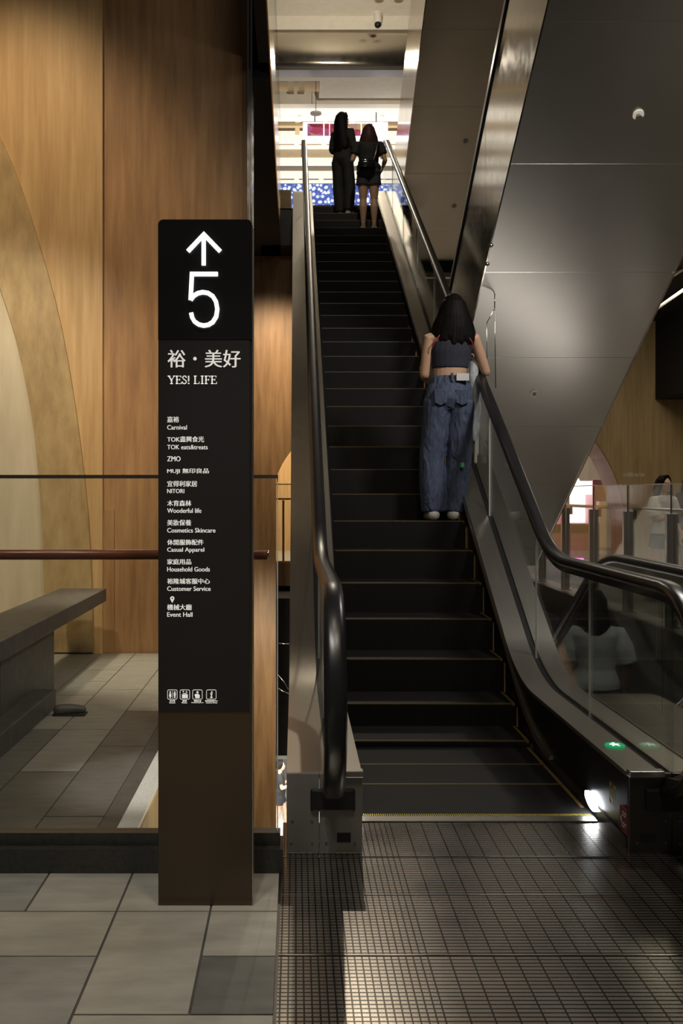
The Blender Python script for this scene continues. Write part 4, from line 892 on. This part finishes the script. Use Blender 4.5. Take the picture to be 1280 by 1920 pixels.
# --- two women near the top
yf = Y0+30*PITCH+.14
person('woman all in black with very long hair and wide trousers near the stair top', (P(645, 0, yf).x, yf, stepz(yf)), 1.60, lean=(-.03, 0), yaw=-.55, arms={-1: ((-.03, .0, -.26), (.03, .17, .02)), 1: ((.03, .02, -.26), (-.04, .2, .04))}, feet={-1: (-.07, .02), 1: (.09, -.02)}, top='long', bottom='wide', hair=(.62, .15), shoe_m='sandal', head_yaw=-.5, sw=.88, vox=.009)
yf = Y0+28*PITCH+.12
w3 = person('woman in black tee and grey denim shorts standing near the stair top', (P(691, 0, yf).x, yf, stepz(yf)), 1.55, arms={-1: ((-.075, .0, -.24), (.06, .16, .16)), 1: ((.075, -.01, -.24), (-.02, .15, -.06))}, feet={-1: (-.085, 0), 1: (.085, 0)}, top='tee', bottom='shorts', bot_m='denim_grey', hair_m='hair_red', hair=(.33, .13), shoe_m='sandal', fat=1.1, sw=1.08, vox=.009)
_, body, _, T, at, wri, elb, finish, rawpart = w3
bag = thing('waist_bag', 'glossy black crossbody bag worn on the back of the woman in shorts', 'bag', tuple(T @ Vector((-.03, -.17, .98))))
mb = MB(); mb.oval([(-.05, -.185, .88, .07, .025), (-.05, -.19, .91, .125, .05), (-.045, -.19, .98, .14, .055), (-.04, -.185, 1.03, .12, .045), (-.035, -.18, 1.06, .07, .02)]); mb.bm.transform(T); mb.build('pouch', M['leather'], bag, 0, .008, 3)
mb = MB().tube([(-.13, -.245, 1.01), (-.05, -.252, 1.015), (.04, -.243, 1.01)], .006, 8); mb.bm.transform(T); mb.build('zip', M['chrome'], bag)
mb = MB().tube([(.06, -.185, 1.02), (.10, -.17, 1.15), (.13, -.125, 1.30), (.125, -.03, 1.405), (.10, .06, 1.37), (.02, .15, 1.2)], .016, 8); mb.bm.transform(T); mb.build('strap', M['dark_steel'], bag)
# --- walker behind the right railing, companion at the frame edge
yw = 13.0
person('woman in white blouse and denim shorts walking behind the right glass railing', (P(1243, 0, yw).x, yw, 0), 1.62, yaw=radians(205), arms={-1: ((-.05, -.03, -.25), (.04, .14, -.16)), 1: ((.05, .06, -.25), (-.05, .18, .02))}, feet={-1: (-.07, .16), 1: (.09, -.14)}, top='blouse', top_m='cloth_white', bottom='shorts', bot_m='denim_mid', hair=(.50, .12), vox=.009)
person('companion in dark shirt at the right edge of the picture, beside the walking woman', (P(1296, 0, yw+.5).x, yw+.5, 0), 1.68, yaw=radians(190), feet={-1: (-.07, -.12), 1: (.09, .12)}, top='tee', bottom='trousers', hair=(.35, .12), vox=.01)
# --- woman on the downward escalator
yd = 7.85; kk = math.floor((yd-4.4)/PITCH); zd = -(4.4+kk*PITCH-YD+.1)*TG
person('woman in pale grey top and long dark hair riding the downward escalator', (2.33, yd, zd), 1.62, yaw=-.25, head_yaw=-.45, arms={-1: ((-.05, .02, -.25), (.04, .17, -.03)), 1: ((.06, .02, -.26), (.0, .1, -.22))}, top='blouse', top_m='cloth_grey', bottom='trousers', bot_m='denim_grey', hair=(.48, .12), vox=.009, sw=1.08)
# --- man on the bright floor below
yl = 21.8
person('man in black tee and dark shorts walking on the bright floor far below', (P(524, 0, yl).x, yl, -6), 1.62, yaw=-pi/2, arms={-1: ((-.03, .05, -.25), (.0, .2, .08)), 1: ((.03, .05, -.25), (0, .2, .08))}, feet={-1: (-.07, .18), 1: (.07, -.16)}, bottom='shorts', bot_m='cloth_black', hair=(.15, .09), shoe_m='shoe', vox=.012)
# shoe standing in for a foot reflected in the glass by the bench
o = thing('shoe', 'dark low shoe standing in for a reflected foot beside the bench plinth', 'shoe', (-1.41, 6.35, 0)); mb = MB(); mb.tube([(-1.48, 6.32, .035), (-1.41, 6.34, .035), (-1.34, 6.36, .028)], [.036, .036, .028], 12)
for v in mb.bm.verts: v.co.z = max(0, v.co.z)
mb.build('upper', M['stone_dark'], o, 0, .006, 2); MB().box(-1.515, 6.29, 0, -1.31, 6.39, .012).build('sole', M['black'], o, .004)
